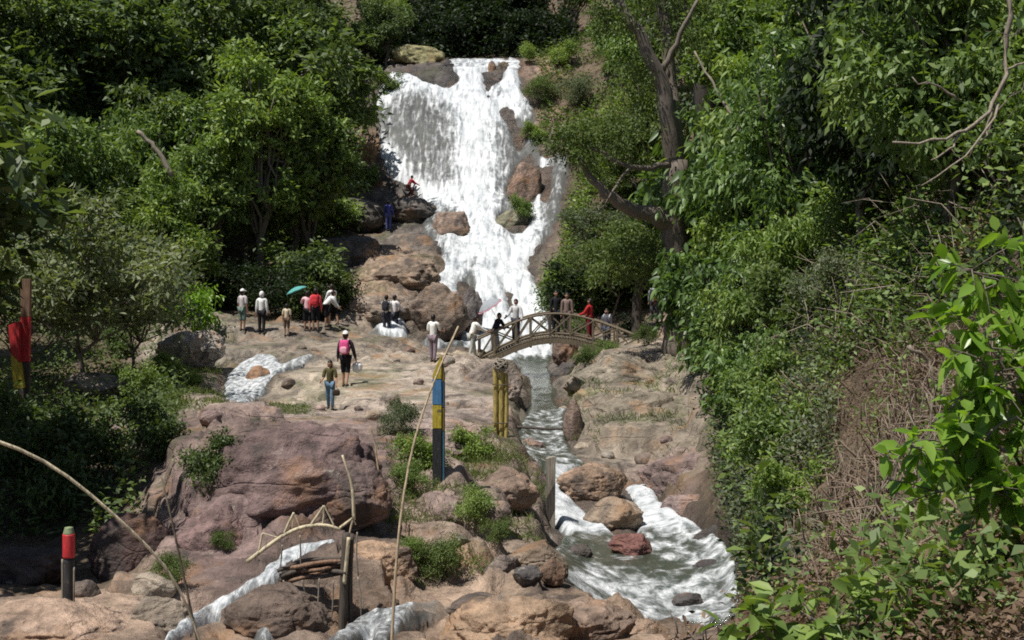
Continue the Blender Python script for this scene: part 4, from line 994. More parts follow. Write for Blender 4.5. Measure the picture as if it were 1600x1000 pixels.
# near leaves at the lower right, in front of the bank
def near_branch(name, label, stems, n, Lf, Wf, mat, seed, sig=.09, cat='plant', group='near leafy plants at the lower right', clump=6):
    "stems: list of polylines (photo px, py, depth) with leaves along their outer part"
    rg = np.random.default_rng(seed)
    paths = []; PP = []; DD = []
    per = n // len(stems)
    for st in stems:
        w = np.array([at(*q)[:] for q in st]); t = np.linspace(0, 1, 14); d = np.concatenate([[0], np.cumsum(np.linalg.norm(np.diff(w, axis=0), axis=1))]); d /= d[-1]
        P = np.stack([np.interp(t, d, w[:, k]) for k in range(3)], 1); P[1:-1] += rg.normal(size=(12, 3)) * .012
        paths.append((P, np.linspace(.011, .003, 14)))
        k = max(1, per // clump)
        for _ in range(k):
            u = rg.uniform(.15, 1); i = int(u * 12); p = P[i] + (P[i + 1] - P[i]) * rg.uniform(); ax = P[i + 1] - P[i]; ax /= np.linalg.norm(ax)
            tw = ax * .5 + rg.normal(size=3) * .8; tw /= np.linalg.norm(tw); ln = rg.uniform(.05, .3) * sig / .09
            paths.append((np.stack([p, p + tw * ln * .5, p + tw * ln + np.array([0, 0, -.02])]), [.004, .003, .0015]))
            m = clump
            s = rg.uniform(.25, 1.05, m)
            PP.append(p + tw * (ln * s)[:, None]); sd = np.cross(tw, rg.normal(size=(m, 3))); sd /= np.linalg.norm(sd, axis=1)[:, None]
            DD.append(tw * .7 + sd * .9 + np.array([0, -.1, -.25]))
    e = empty(name, at(*stems[0][0]))
    tm = tube_mesh('stem', paths, 6); o = obj('stem', tm, BARK, e); o.location = -e.location
    v, f = big_leaves(np.concatenate(PP), np.concatenate(DD), Lf, Wf, rg)
    o = obj('foliage', mesh_np('foliage', v, f), LM[mat], e); o.location = -e.location
    return tag(e, label, cat, group)
near_branch('leafy_branch', 'lime green broad leaved sapling at the right edge, nearest to the camera', [
  [(1680,1010,6),(1640,700,6),(1590,520,6.1),(1560,370,6.2)], [(1640,700,6),(1560,560,5.9),(1480,480,5.9)], [(1640,760,6),(1560,690,5.8),(1450,690,5.7),(1385,710,5.6)],
  [(1640,640,6),(1540,600,5.9),(1480,640,5.8)], [(1650,560,6),(1620,420,6),(1590,340,6)], [(1640,800,6),(1540,760,5.8),(1430,770,5.7)], [(1660,850,6),(1600,780,5.8),(1540,770,5.7)], [(1680,500,6.3),(1620,470,6.2),(1550,430,6.1),(1500,420,6)], [(1680,640,6),(1600,600,5.8),(1520,560,5.8),(1470,530,5.8)], [(1680,720,6),(1590,650,5.8),(1500,700,5.7),(1420,700,5.6)]], 900, .125, .07, 'lime', 71)
near_branch('leafy_branch', 'green plant low in the right corner below the lime sapling', [
  [(1600,1080,6),(1560,960,6),(1480,900,6)], [(1640,1060,6),(1590,930,6),(1560,860,6)], [(1560,1060,6),(1470,1000,6),(1430,950,6)], [(1660,1000,6.2),(1600,870,6.2),(1590,820,6.2)]], 520, .11, .055, 'bright', 72)
near_branch('leafy_branch', 'row of green leaves along the bottom edge right of the stream', [
  [(1250,1080,5.2),(1200,990,5.2),(1150,975,5.2)], [(1300,1080,5.2),(1290,990,5.2),(1260,960,5.2)], [(1380,1080,5.2),(1350,1000,5.2),(1330,965,5.2)], [(1420,1080,5.2),(1400,1010,5.2),(1390,975,5.2)], [(1180,1080,5.2),(1110,1005,5.2)]], 460, .11, .06, 'bright', 73)
near_branch('leafy_branch', 'small reddish brown leaved sprig at the bottom edge by the foam', [
  [(1090,1080,5.6),(1060,990,5.6),(1045,955,5.6)], [(1110,1080,5.6),(1100,1000,5.6),(1120,965,5.6)]], 50, .07, .025, 'brown', 74)
near_branch('leafy_branch', 'leafy twig hanging in at the top right corner', [
  [(1700,-60,8),(1620,40,8),(1560,60,8)], [(1700,0,8),(1620,100,8),(1580,150,8)], [(1700,40,8),(1640,180,8),(1590,230,8)]], 110, .13, .06, 'glossy', 75)

# the big forked tree on the right bank
def limb(pts, r0, r1, rg, n=16, wob=.05):
    w = np.array([at(*q)[:] for q in pts]); d = np.concatenate([[0], np.cumsum(np.linalg.norm(np.diff(w, axis=0), axis=1))]); d /= d[-1]
    t = np.linspace(0, 1, n); P = np.stack([np.interp(t, d, w[:, k]) for k in range(3)], 1)
    for _ in range(2): P[1:-1] = (P[:-2] + 2 * P[1:-1] + P[2:]) / 4
    P[1:-1] += rg.normal(size=(n - 2, 3)) * wob
    return P, np.linspace(r0, r1, n)
rg = np.random.default_rng(5)
B = on(1062, 42)
e = empty('forked_tree', B)
def child(name, me, mat, par):
    o = obj(name, me, mat, par); o.location = -par.location; return o
bp = (CX + F * B.x / B.y, HY - F * (B.z - .3) / B.y, 42)
child('trunk', tube_mesh('trunk', [limb([bp, (1066,470,42), (1058,400,41.8), (1056,340,41.6), (1058,250,41.6)], .62, .36, rg, 18)], 12), BARK, e)
child('branch', tube_mesh('branch', [limb([(1056,352,41.6), (1020,335,41.2), (975,325,40.8), (945,300,40.6), (925,275,40.5), (905,245,40.4)], .34, .08, rg, 16)], 10), BARK, e)
child('branch', tube_mesh('branch', [limb([(1056,262,41.6), (1046,190,41.4), (1030,120,41.2), (1000,60,41), (965,0,41), (935,-60,41)], .34, .12, rg, 18)], 10), BARK, e)
child('branch', tube_mesh('branch', [limb([(1056,262,41.6), (1052,180,41.8), (1046,90,42), (1036,0,42), (1030,-70,42)], .3, .12, rg, 16)], 10), BARK, e)
child('branch', tube_mesh('branch', [limb([(1050,260,41.5), (1020,265,41), (985,262,40.6), (940,238,40.3), (890,222,40)], .12, .03, rg, 14, .04), limb([(985,262,40.6), (960,290,40.2), (935,330,40)], .06, .02, rg, 8, .04)], 7), BARK, e)
child('branch', tube_mesh('branch', [limb([(1030,120,41.2), (1060,60,41), (1090,0,41)], .12, .05, rg, 10, .04)], 7), BARK, e)
lob = []
for px, py, Y, r in ((880,215,40,.75),(920,200,40.4,.8),(960,225,40.6,.7),(900,255,40,.5),(985,200,41,.7),(870,235,39.8,.4),(1000,120,41.6,.8),(1060,60,42,.9),(960,30,41,.9),(1020,-10,42,1.0),(1090,10,42,.9),(930,-30,41,.9),(1000,390,42,.8),(960,400,41.6,.7),(1040,420,42.2,.8),(990,440,42,.6)):
    lob.append((np.array(at(px, py, Y)[:]), (r * 1.25, r, r * .65)))
v, f = lobes_leaves(lob, 13000, .15, .055, rg, 26, .22, .35, .2)
child('crown', mesh_np('crown', v, f), LM['yellowgreen'], e)
tag(e, 'big forked tree on the right bank, thick limb reaching left toward the falls', 'tree')
# second dark trunk and the trunk by the path
rg = np.random.default_rng(6)
B = on(1108, 52); e = empty('tree', B)
child('trunk', tube_mesh('trunk', [limb([(1112, HY - F * (B.z - .3) / B.y, 52), (1108,250,52), (1100,130,52), (1085,40,52), (1075,-60,52)], .5, .3, rg)], 10), BARK_DARK, e)
lob = [(np.array(at(px, py, 52)[:]), (r, r, r * .7)) for px, py, r in ((1100,-60,1.6),(1140,-20,1.2),(1060,-40,1.3),(1170,30,1.1))]
v, f = lobes_leaves(lob, 4200, .24, .1, rg, 26, .3, .4, .4); child('crown', mesh_np('crown', v, f), LM['grey'], e)
tag(e, 'tree with a straight dark trunk right of the forked tree', 'tree')
B = on(996, 49); e = empty('tree', B)
child('trunk', tube_mesh('trunk', [limb([(996, HY - F * (B.z - .3) / B.y, 49), (994,480,49), (1000,430,49), (1005,380,49)], .22, .14, rg, 12, .03)], 9), BARK_DARK, e)
lob = [(np.array(at(px, py, 49)[:]), (r, r, r * .6)) for px, py, r in ((1000,405,.9),(960,420,.8),(1040,410,.8),(985,380,.8))]
v, f = lobes_leaves(lob, 5200, .18, .08, rg, 26, .24, .4, .3); child('crown', mesh_np('crown', v, f), LM['yellowgreen'], e)
tag(e, 'small tree with a dark straight trunk behind the people on the right path', 'tree')
# trunk of the pale thin tree on the left bank is drawn by its own species; dead limbs
def dead_limb(name, label, pts, r0, r1, mat=BARK_PALE, seed=1, n=14, extra=(), cat='branch', wob=.02, group=None):
    rg = np.random.default_rng(seed); paths = [limb(pts, r0, r1, rg, n, wob)] + [limb(p, r0 * .45, r1 * .6, rg, 8, wob) for p in extra]
    o = obj(name, tube_mesh(name, paths, 7), mat); return tag(o, label, cat, group)
dead_limb('dead_branch', 'pale dead limb catching the sun among the left forest trees', [(215,205,51),(238,225,51),(255,250,51),(268,275,51)], .08, .12, seed=3)
dead_limb('dead_branch', 'bare grey twigs spreading at the upper right', [(1580,-20,14),(1572,80,14),(1560,160,14),(1500,210,13.8),(1440,225,13.6),(1395,222,13.5)], .035, .012, extra=([(1560,160,14),(1530,220,13.8),(1480,270,13.6),(1440,290,13.5)],[(1560,160,14),(1545,205,14),(1515,245,14)],[(1500,210,13.8),(1480,240,13.7),(1455,250,13.6)],[(1570,110,14),(1620,90,14)],[(1495,155,14.2),(1450,130,14),(1425,120,14)]), seed=4, n=18)
dead_limb('dead_branch', 'bent dead branch lying on the brown patch of the right bank', [(1420,540,15),(1445,555,15),(1458,590,15),(1455,640,15)], .03, .015, seed=8)
dead_limb('dead_branch', 'thin bare stick crossing the right bank below the tree crowns', [(1160,210,36),(1090,90,37),(1085,80,37)], .05, .03, seed=9)
# dry stalks on the bank: hanging roots and stems
rg = np.random.default_rng(12)
for i in range(46):
    px = rg.uniform(1270, 1480); py = rg.uniform(690, 960); p = ground_at(px, py, 10, 30)
    h = rg.uniform(.5, 1.3); d = np.array([rg.normal() * .25, -.15 + rg.normal() * .1, 1]); P = np.array(p[:]) + np.linspace(-.05, 1, 7)[:, None] * d * h + rg.normal(size=(7, 3)) * .03
    tag(obj('dry_stalk', tube_mesh('dry_stalk', [(P, np.linspace(.014, .004, 7))], 5), BARK_PALE), 'thin dry stalk standing among many in the dead brush of the right bank', 'stalk', 'dry stalks in the dead brush')
# ------------------------------------------------------------------ made things
def box_mesh(name, size, bev=.01, seg=2):
    import bmesh
    bm = bmesh.new(); bmesh.ops.create_cube(bm, size=1); bmesh.ops.scale(bm, vec=size, verts=bm.verts)
    if bev: bmesh.ops.bevel(bm, geom=bm.edges[:], offset=bev, segments=seg, affect='EDGES', profile=.6)
    me = bpy.data.meshes.new(name); bm.to_mesh(me); bm.free(); return me
def beam(name, a, b, w, h, mat, par, bev=.012, jitter=0.0):
    "square timber from a to b (world)"
    a, b = Vector(a), Vector(b); d = b - a
    me = box_mesh(name, (w, h, d.length), bev)
    q = d.to_track_quat('Z', 'Y')
    me.transform(Matrix.Translation((a + b) / 2) @ q.to_matrix().to_4x4())
    o = obj(name, me, mat, par)
    if par is not None: o.location = -par.location
    return o
def pole(name, pts, r, mat, par, sides=10, r1=None):
    pts = [Vector(p) for p in pts]; n = max(8, len(pts))
    w = np.array([p[:] for p in pts]); d = np.concatenate([[0], np.cumsum(np.linalg.norm(np.diff(w, axis=0), axis=1))]); d /= d[-1]
    t = np.linspace(0, 1, n * 2); P = np.stack([np.interp(t, d, w[:, k]) for k in range(3)], 1)
    if len(pts) > 2:
        for _ in range(2): P[1:-1] = (P[:-2] + 2 * P[1:-1] + P[2:]) / 4
    o = obj(name, tube_mesh(name, [(P, np.linspace(r, r1 if r1 is not None else r, len(t)))], sides), mat, par)
    if par is not None: o.location = -par.location
    return o
def prism(name, prof, y0, y1, mat, par=None, bev=.006):
    "extrude an outline of (x,z) points between two depths"
    import bmesh
    bm = bmesh.new(); vs = [bm.verts.new((x, y0, z)) for x, z in prof]; f = bm.faces.new(vs)
    r = bmesh.ops.extrude_face_region(bm, geom=[f]); bmesh.ops.translate(bm, vec=(0, y1 - y0, 0), verts=[v for v in r['geom'] if isinstance(v, bmesh.types.BMVert)])
    bmesh.ops.recalc_face_normals(bm, faces=bm.faces[:])
    if bev: bmesh.ops.bevel(bm, geom=bm.edges[:], offset=bev, segments=2, affect='EDGES')
    me = bpy.data.meshes.new(name); bm.to_mesh(me); bm.free()
    o = obj(name, me, mat, par)
    if par is not None: o.location = -par.location
    return o
P_YEL = paint('yellow_paint', (.46, .36, .03)); P_BLU = paint('blue_paint', (.06, .19, .36)); P_BLK = paint('black_paint', (.022, .022, .024)); P_YEL_SHADE = paint('shaded_yellow_paint', (.16, .12, .02)); P_BLU_SHADE = paint('shaded_blue_paint', (.03, .075, .13))  # darker yellow and blue carry the shaded side of the striped post
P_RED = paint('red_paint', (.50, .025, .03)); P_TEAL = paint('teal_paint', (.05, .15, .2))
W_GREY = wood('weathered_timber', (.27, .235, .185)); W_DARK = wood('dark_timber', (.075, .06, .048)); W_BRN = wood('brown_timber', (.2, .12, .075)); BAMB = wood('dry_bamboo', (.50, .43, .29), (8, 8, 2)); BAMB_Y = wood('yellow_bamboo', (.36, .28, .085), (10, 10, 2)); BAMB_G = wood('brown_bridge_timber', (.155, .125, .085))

# striped post: two half-round staves painted in bands, pointed at the top
def zpx(py, Y): return (HY - py) / F * Y
def xpx(px, Y): return (px - CX) / F * Y
Y = 20.2
g = ground_at(685, 748, 17, 24); Y = g.y
e = empty('striped_post', (xpx(685, Y), Y, g.z))
BANDS = [(556, 592, P_YEL, 'yellow_band'), (592, 632, P_BLU, 'blue_band'), (632, 669, P_YEL, 'yellow_band'), (669, 770, P_BLK, 'black_band')]
for k, (px0, px1, tiltpx, yy) in enumerate(((676, 690.5, 1, 0), (690.7, 695, -1, .02))):
    for t, b, mt, nm in BANDS:
        if k == 1: b2, t2 = (b + 4 if b < 700 else b), (t + 4 if t > 560 else t)
        else: b2, t2 = b, t
        a0, a1 = xpx(px0, Y), xpx(px1, Y)
        z0, z1 = zpx(b2, Y) + .002, zpx(t2, Y)
        if t == 556:
            prof = [(a0, z0), (a1, z0), (a1, zpx(560, Y)), (a1 - .03, z1)] if k == 0 else [(a0, z0), (a1, z0), (a1, zpx(585, Y)), (a0, zpx(560, Y))]
            if k == 0: prof = [(a0, z0), (a1, z0), (a1, zpx(557, Y)), (a1 - .02, zpx(556, Y)), (a0, zpx(586, Y))]
        else: prof = [(a0, z0), (a1, z0), (a1, z1), (a0, z1)]
        prism(nm, prof, Y - .07 + yy, Y + .08 + yy, mt if k == 0 else {P_BLK: P_TEAL, P_YEL: P_YEL_SHADE, P_BLU: P_BLU_SHADE}[mt], e, .008)  # right stave: yellow and blue darkened as the post's shaded side
tag(e, 'tall wooden post painted in yellow, blue and black bands, pointed top, in the bushes', 'post')

# red topped post
g = ground_at(108, 956, 11.5, 15.5); Y = g.y
e = empty('red_topped_post', (xpx(108, Y), Y, g.z))
def rpole(nm, px, py0, py1, w, mt, sides=16, r1=None):
    return pole(nm, [(xpx(px, Y), Y, zpx(py0, Y)), (xpx(px, Y), Y, zpx(py1, Y))], w, mt, e, sides, r1)
rpole('shaft', 107.5, 975, 871, .058, P_BLK)
rpole('red_band', 107.5, 870.5, 834, .066, P_RED); rpole('cap', 107.5, 833.6, 824, .06, plain('mossy_cap', (.22, .27, .15), .9, .4, 30), 16, .045)
for dx in (-9, 9): pole('edge_strip', [(xpx(107.5 + dx, Y), Y - .02, zpx(972, Y)), (xpx(107.5 + dx, Y), Y - .02, zpx(873 if dx < 0 else 885, Y))], .011, W_GREY, e, 8)
tag(e, 'black post with a red painted top standing on the flat orange rock', 'post')

# split red and yellow post
Y = 31.5; g = on(28, Y)
e = empty('split_post', (xpx(32, Y), Y, g.z))
prism('rear_plank', [(xpx(30, Y), zpx(495, Y)), (xpx(44, Y), zpx(495, Y)), (xpx(45, Y), zpx(436, Y)), (xpx(29, Y), zpx(436, Y))], Y + .09, Y + .22, W_BRN, e)
prism('red_band', [(xpx(31, Y), zpx(566, Y)), (xpx(43, Y), zpx(566, Y)), (xpx(44, Y), zpx(495.4, Y)), (xpx(30, Y), zpx(495.4, Y))], Y + .09, Y + .22, P_RED, e)
prism('rear_foot', [(xpx(32, Y), zpx(690, Y)), (xpx(42, Y), zpx(690, Y)), (xpx(43, Y), zpx(566.4, Y)), (xpx(31, Y), zpx(566.4, Y))], Y + .09, Y + .22, W_DARK, e)
prism('red_band', [(xpx(18, Y), zpx(552, Y)), (xpx(32, Y), zpx(566, Y)), (xpx(31, Y), zpx(502, Y)), (xpx(14, Y), zpx(508, Y))], Y - .06, Y + .085, P_RED, e)
prism('yellow_band', [(xpx(22, Y), zpx(607, Y)), (xpx(38, Y), zpx(606, Y)), (xpx(32.5, Y), zpx(566.6, Y)), (xpx(18, Y), zpx(552.6, Y))], Y - .06, Y + .085, P_YEL, e)
prism('front_foot', [(xpx(25, Y), zpx(690, Y)), (xpx(40, Y), zpx(690, Y)), (xpx(38, Y), zpx(606.5, Y)), (xpx(22, Y), zpx(607.5, Y))], Y - .06, Y + .085, W_DARK, e)
tag(e, 'split wooden post in red and yellow under the olive tree at the far left', 'post')

# plain wooden post by the channel
g = ground_at(860, 822, 19, 25); Y = g.y
e = empty('wooden_post', (xpx(860, Y), Y, g.z))
prism('shaft', [(xpx(853.5, Y), zpx(835, Y)), (xpx(867, Y), zpx(835, Y)), (xpx(868, Y), zpx(714, Y)), (xpx(864, Y), zpx(713, Y)), (xpx(853, Y), zpx(716, Y))], Y - .07, Y + .07, W_GREY, e)
prism('shade_patch', [(xpx(853.2, Y), zpx(778, Y)), (xpx(867.6, Y), zpx(752, Y)), (xpx(867.3, Y), zpx(790, Y)), (xpx(853.4, Y), zpx(822, Y))], Y - .078, Y - .0705, W_DARK, e, 0)  # thin dark sheet paints the shaded portion of the post
tag(e, 'plain grey brown wooden post at the edge of the right stream', 'post')

# yellow bamboo posts with a knob of woven cane
g = ground_at(782, 682, 22, 31); Y = g.y
e = empty('bamboo_post', (xpx(782, Y), Y, g.z))
for px, t, b, r in ((774, 572, 684, .055), (783, 570, 690, .062), (791, 583, 686, .045)):
    pole('bamboo_stem', [(xpx(px, Y), Y + rng.uniform(-.04, .04), zpx(b + 6, Y)), (xpx(px + .6, Y), Y, zpx((t + b) / 2, Y)), (xpx(px, Y), Y, zpx(t, Y))], r, BAMB_Y, e, 12)
for px, t, b in ((779, 590, 684), (787.5, 590, 682)): pole('gap_shade', [(xpx(px, Y), Y + .05, zpx(b, Y)), (xpx(px, Y), Y + .05, zpx(t, Y))], .035, P_BLK, e, 8)  # black strips stand for the shade in the gaps between stems
for py in (600, 660): pole('binding', [(xpx(769, Y), Y - .072, zpx(py, Y)), (xpx(782, Y), Y - .08, zpx(py + 1, Y)), (xpx(795, Y), Y - .072, zpx(py, Y))], .012, W_DARK, e, 6)
tag(e, 'bundle of three yellow bamboo posts on the rounded rock by the channel', 'post')
n, f = ICO3
kn = empty('cane_knob', (xpx(782, Y), Y, zpx(572, Y)))
paths = []
for k in range(9):
    a = k * 2 * np.pi / 9; t = np.linspace(0, 2 * np.pi, 22); ax = Matrix.Rotation(a, 3, 'Z') @ Matrix.Rotation(.5 + .25 * (k % 3), 3, 'X')
    paths.append((np.array([(ax @ Vector((math.cos(q) * .16, math.sin(q) * .16, 0)))[:] for q in t]), np.full(22, .014)))
k1 = obj('cane_hoops', tube_mesh('cane_hoops', paths, 6), W_GREY, kn); k1.location = (0, 0, .02)
k2 = obj('core', mesh_np('core', n * np.array([.11, .11, .11]) * (1 + .3 * (fbm(n * 3, 3, 3) - .5))[:, None], f, True), W_DARK, kn); k2.location = (0, 0, .02)
tag(kn, 'round knob of woven cane on top of the yellow bamboo posts', 'knob')

# rail across the channel
Y = 33.2
pole('rail', [(xpx(806, Y), Y, zpx(667, Y)), (xpx(850, Y), Y, zpx(670, Y)), (xpx(890, Y), Y, zpx(670, Y))], .035, W_DARK, None, 8)
tag(bpy.data.objects['rail'], 'thin dark rail laid across the narrow channel', 'rail')

# arched footbridge
Y0 = 46.4; Y1 = 47.7; YM = 47.05
e = empty('arched_bridge', (xpx(875, YM), YM, zpx(560, YM)))
def arc_z(px):  # photo row of the deck's top
    return np.interp(px, [742, 775, 805, 835, 865, 895, 930, 965, 1000], [566, 551, 537, 527, 523.5, 526, 535, 548, 562])
pxs = np.linspace(742, 1000, 27)
# deck planks (surface pattern stays in the one deck) and the two curved bearers
VV = []; FF = []; c = 0
for i in range(60):
    a = 742 + i * (258 / 60); b = a + 258 / 60 * .9
    p = [(xpx(a, YM), zpx(arc_z(a), YM)), (xpx(b, YM), zpx(arc_z(b), YM))]
    for (x, z) in p:
        for yy in (Y0 - .06, Y1 + .06):
            for dz in (0, -.05): VV.append((x, yy, z + dz))
    o0 = c; q = lambda *s: [o0 + t for t in s]
    FF += [q(0, 4, 6, 2), q(1, 3, 7, 5), q(0, 1, 5, 4), q(2, 6, 7, 3), q(0, 2, 3, 1), q(4, 5, 7, 6)]; c += 8
o = obj('deck', mesh_np('deck', VV, np.array(FF)), BAMB_G, e); o.location = -e.location
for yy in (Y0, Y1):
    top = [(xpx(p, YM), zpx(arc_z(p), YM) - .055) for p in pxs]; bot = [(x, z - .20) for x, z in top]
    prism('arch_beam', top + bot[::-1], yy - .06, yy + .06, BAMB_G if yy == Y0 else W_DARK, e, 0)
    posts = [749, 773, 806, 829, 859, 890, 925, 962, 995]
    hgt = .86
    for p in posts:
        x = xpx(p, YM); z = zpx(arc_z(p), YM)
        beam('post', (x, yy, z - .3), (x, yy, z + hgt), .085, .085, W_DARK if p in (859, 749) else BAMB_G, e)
    for nm, dz in (('handrail', hgt), ('lower_rail', .12)):
        P = [(xpx(p, YM), yy, zpx(arc_z(p), YM) + dz) for p in np.linspace(746, 998, 22)]
        pole(nm, P, .042, BAMB_G, e, 8)
    for p, q in zip(posts[:-1], posts[1:]):
        x0, x1 = xpx(p, YM), xpx(q, YM); z0, z1 = zpx(arc_z(p), YM), zpx(arc_z(q), YM)
        beam('brace', (x0, yy - .02, z0 + .12), (x1, yy - .02, z1 + hgt - .05), .06, .05, BAMB_G, e, .005)
        if q - p > 28 or p > 820: beam('brace', (x0, yy + .035, z0 + hgt - .05), (x1, yy + .035, z1 + .12), .06, .05, BAMB_G, e, .005)
tag(e, 'arched wooden footbridge with crossed railings over the pool under the waterfall', 'bridge')
# stone footing at the bridge's left end
for i, (px, w, h) in enumerate(((690, 34, 20), (722, 30, 22), (748, 26, 22))):
    boulder(px, 556, 46.6, w * 1.15, h, (.36, .3, .2), ('squared tan stone of the low wall left of the bridge, leftmost', 'squared tan stone in the middle of the low wall left of the bridge', 'squared tan stone under the left end of the bridge')[i], 1.0, seed=700 + i, cut=12, name='wall_stone', sub=ICO4)

# little broken bamboo bridge in the foreground
Y = ground_at(538, 984, 12.3, 15).y
e = empty('bamboo_bridge', (xpx(520, Y), Y, ground_at(538, 984, 12.3, 15).z))
def W(px, py, dy=0.0): return (xpx(px, Y), Y + dy, zpx(py, Y))
pole('post', [W(534, 1000), W(538, 900), W(541, 832)], .055, W_DARK, e, 10, .045)
pole('post', [W(546, 990, .1), W(545, 900, .1), W(548, 838, .1)], .03, W_DARK, e, 8)
pole('post', [W(539, 910, -.06), W(543, 868, -.06), W(546, 838, -.06)], .022, BAMB, e, 8)
pole('arched_rail', [W(386, 878), W(412, 858), W(440, 838), (W(462, 826)), W(482, 821), W(506, 819), W(522, 823), W(532, 828)], .026, BAMB, e, 8, .02)
for a, b, r in (((404, 866), (410, 833), .016), ((410, 833), (434, 840), .009), ((410, 833), (418, 856), .008), ((444, 834), (459, 801), .017), ((459, 801), (468, 824), .008), ((459, 801), (456, 828), .007),
             ((486, 820), (506, 790), .017), ((506, 790), (522, 822), .012), ((506, 790), (504, 822), .013), ((531, 825), (552, 809), .018), ((552, 809), (546, 834), .014), ((552, 809), (556, 820), .011)):
    pole('brace', [W(*a), W((a[0] + b[0]) / 2 + rng.uniform(-1, 1), (a[1] + b[1]) / 2), W(*b)], r, BAMB, e, 7, r * .75)
pole('upright_stick', [W(553, 812), W(552, 780), W(549, 752), W(541, 730), W(535, 711)], .022, BAMB, e, 8, .013)
rg = np.random.default_rng(3)
for k in range(9):
    y0 = 886 + k * 3.1 - 4; pole('deck_log', [W(437 + rg.uniform(-3, 3), y0 + 9, rg.uniform(-.12, .25)), W(470, y0 - 2, rg.uniform(-.1, .2)), W(500, y0 - 6, rg.uniform(-.1, .2)), W(538 + rg.uniform(-4, 6), y0 - 8, rg.uniform(-.1, .22))], rg.uniform(.018, .030), (W_DARK, W_BRN, W_DARK)[k % 3], e, 7)
for a, b in (((444, 905), (450, 950)), ((473, 905), (477, 940)), ((500, 902), (498, 1000)), ((522, 905), (515, 990)), ((559, 830), (560, 900)), ((560, 900), (564, 965)), ((470, 835), (470, 890)), ((442, 850), (438, 890))):
    pole('hanging_stick', [W(*a, -.05), W((a[0] + b[0]) / 2 + rg.uniform(-3, 3), (a[1] + b[1]) / 2, -.04), W(*b, .0)], .010, W_GREY, e, 6, .007)
tag(e, 'small broken bamboo bridge with bent pale rail and dark log deck in the foreground', 'bridge')

# long bamboo stems leaning in front
def stem(label, pts, r0, r1, mat, name='long_bamboo'):
    P = [at(*p) for p in pts]
    o = pole(name, P, r0, mat, None, 8, r1); return tag(o, label, 'bamboo stem', None)
stem('thin pale dead stem leaning past the striped post, tip by the bridge', [(606,1130,9.2),(614,960,9.3),(622,830,9.4),(640,710,9.6),(662,635,9.8),(690,565,10),(716,510,10.2)], .012, .008, wood('pale_stem', (.36, .28, .18)))
stem('long pale bamboo stem arching down from the left edge', [(-60,672,7.6),(0,688,7.7),(70,716,7.8),(150,778,7.9),(215,838,8),(265,886,8.1),(300,960,8.2),(345,1110,8.2)], .0115, .007, BAMB)
stem('dark thin stem standing in front of the left rocks, crossing the arching bamboo', [(335,1120,8.4),(308,1000,8.3),(285,890,8.3),(268,810,8.3),(252,745,8.4)], .011, .006, wood('dark_stem', (.11, .085, .055)))
stem('thin brown stalk on the right flank of the maroon rock', [(606,800,17.2),(596,770,17.3),(590,730,17.4),(586,690,17.5),(578,665,17.5)], .02, .01, wood('brown_stalk', (.33, .24, .15)), 'dry_stalk')

# ------------------------------------------------------------------ people
def skin_mesh(name, verts, edges, radii, sub=1):
    me = bpy.data.meshes.new('tmp'); me.from_pydata([tuple(v) for v in verts], edges, []); o = bpy.data.objects.new('tmp', me); COL.objects.link(o)
    sk = o.modifiers.new('s', 'SKIN'); sk.use_smooth_shade = True
    for v, r in zip(me.skin_vertices[0].data, radii): v.radius = (r, r) if not hasattr(r, '__len__') else r
    me.skin_vertices[0].data[0].use_root = True
    if sub: o.modifiers.new('u', 'SUBSURF').levels = sub
    dg = bpy.context.evaluated_depsgraph_get(); dg.update()
    out = bpy.data.meshes.new_from_object(o.evaluated_get(dg)); out.name = name; out.materials.clear()
    bpy.data.objects.remove(o); bpy.data.meshes.remove(me)
    return out
def mesh_arrays(me):
    v = np.empty(len(me.vertices) * 3, np.float32); me.vertices.foreach_get('co', v)
    q = [tuple(p.vertices) for p in me.polygons]
    return v.reshape(-1, 3), [np.array([t for t in q if len(t) == 4]).reshape(-1, 4), np.array([t for t in q if len(t) == 3]).reshape(-1, 3)]
def join(name, parts):
    VV = []; F4 = []; F3 = []; off = 0
    for v, fs in parts:
        for f in fs:
            if len(f) == 0: continue
            (F4 if f.shape[1] == 4 else F3).append(np.asarray(f) + off)
        VV.append(v); off += len(v)
    fl = []
    if F4: fl.append(np.concatenate(F4))
    if F3: fl.append(np.concatenate(F3))
    return mesh_np(name, np.concatenate(VV), fl, smooth=True)
SKIN = plain('skin', (.36, .21, .14), .6, .12, 20); HAIR = plain('black_hair', (.018, .014, .012), .45, .3, 30); EYE = plain('dark_eye', (.02, .015, .012), .3, .1, 10); LIP = plain('lip', (.28, .10, .08), .5, .1, 10)
CL = {}
def cloth(c):
    k = tuple(c)
    if k not in CL: CL[k] = plain('cloth', c, .9, .22, 22, .15, .3)
    return CL[k]
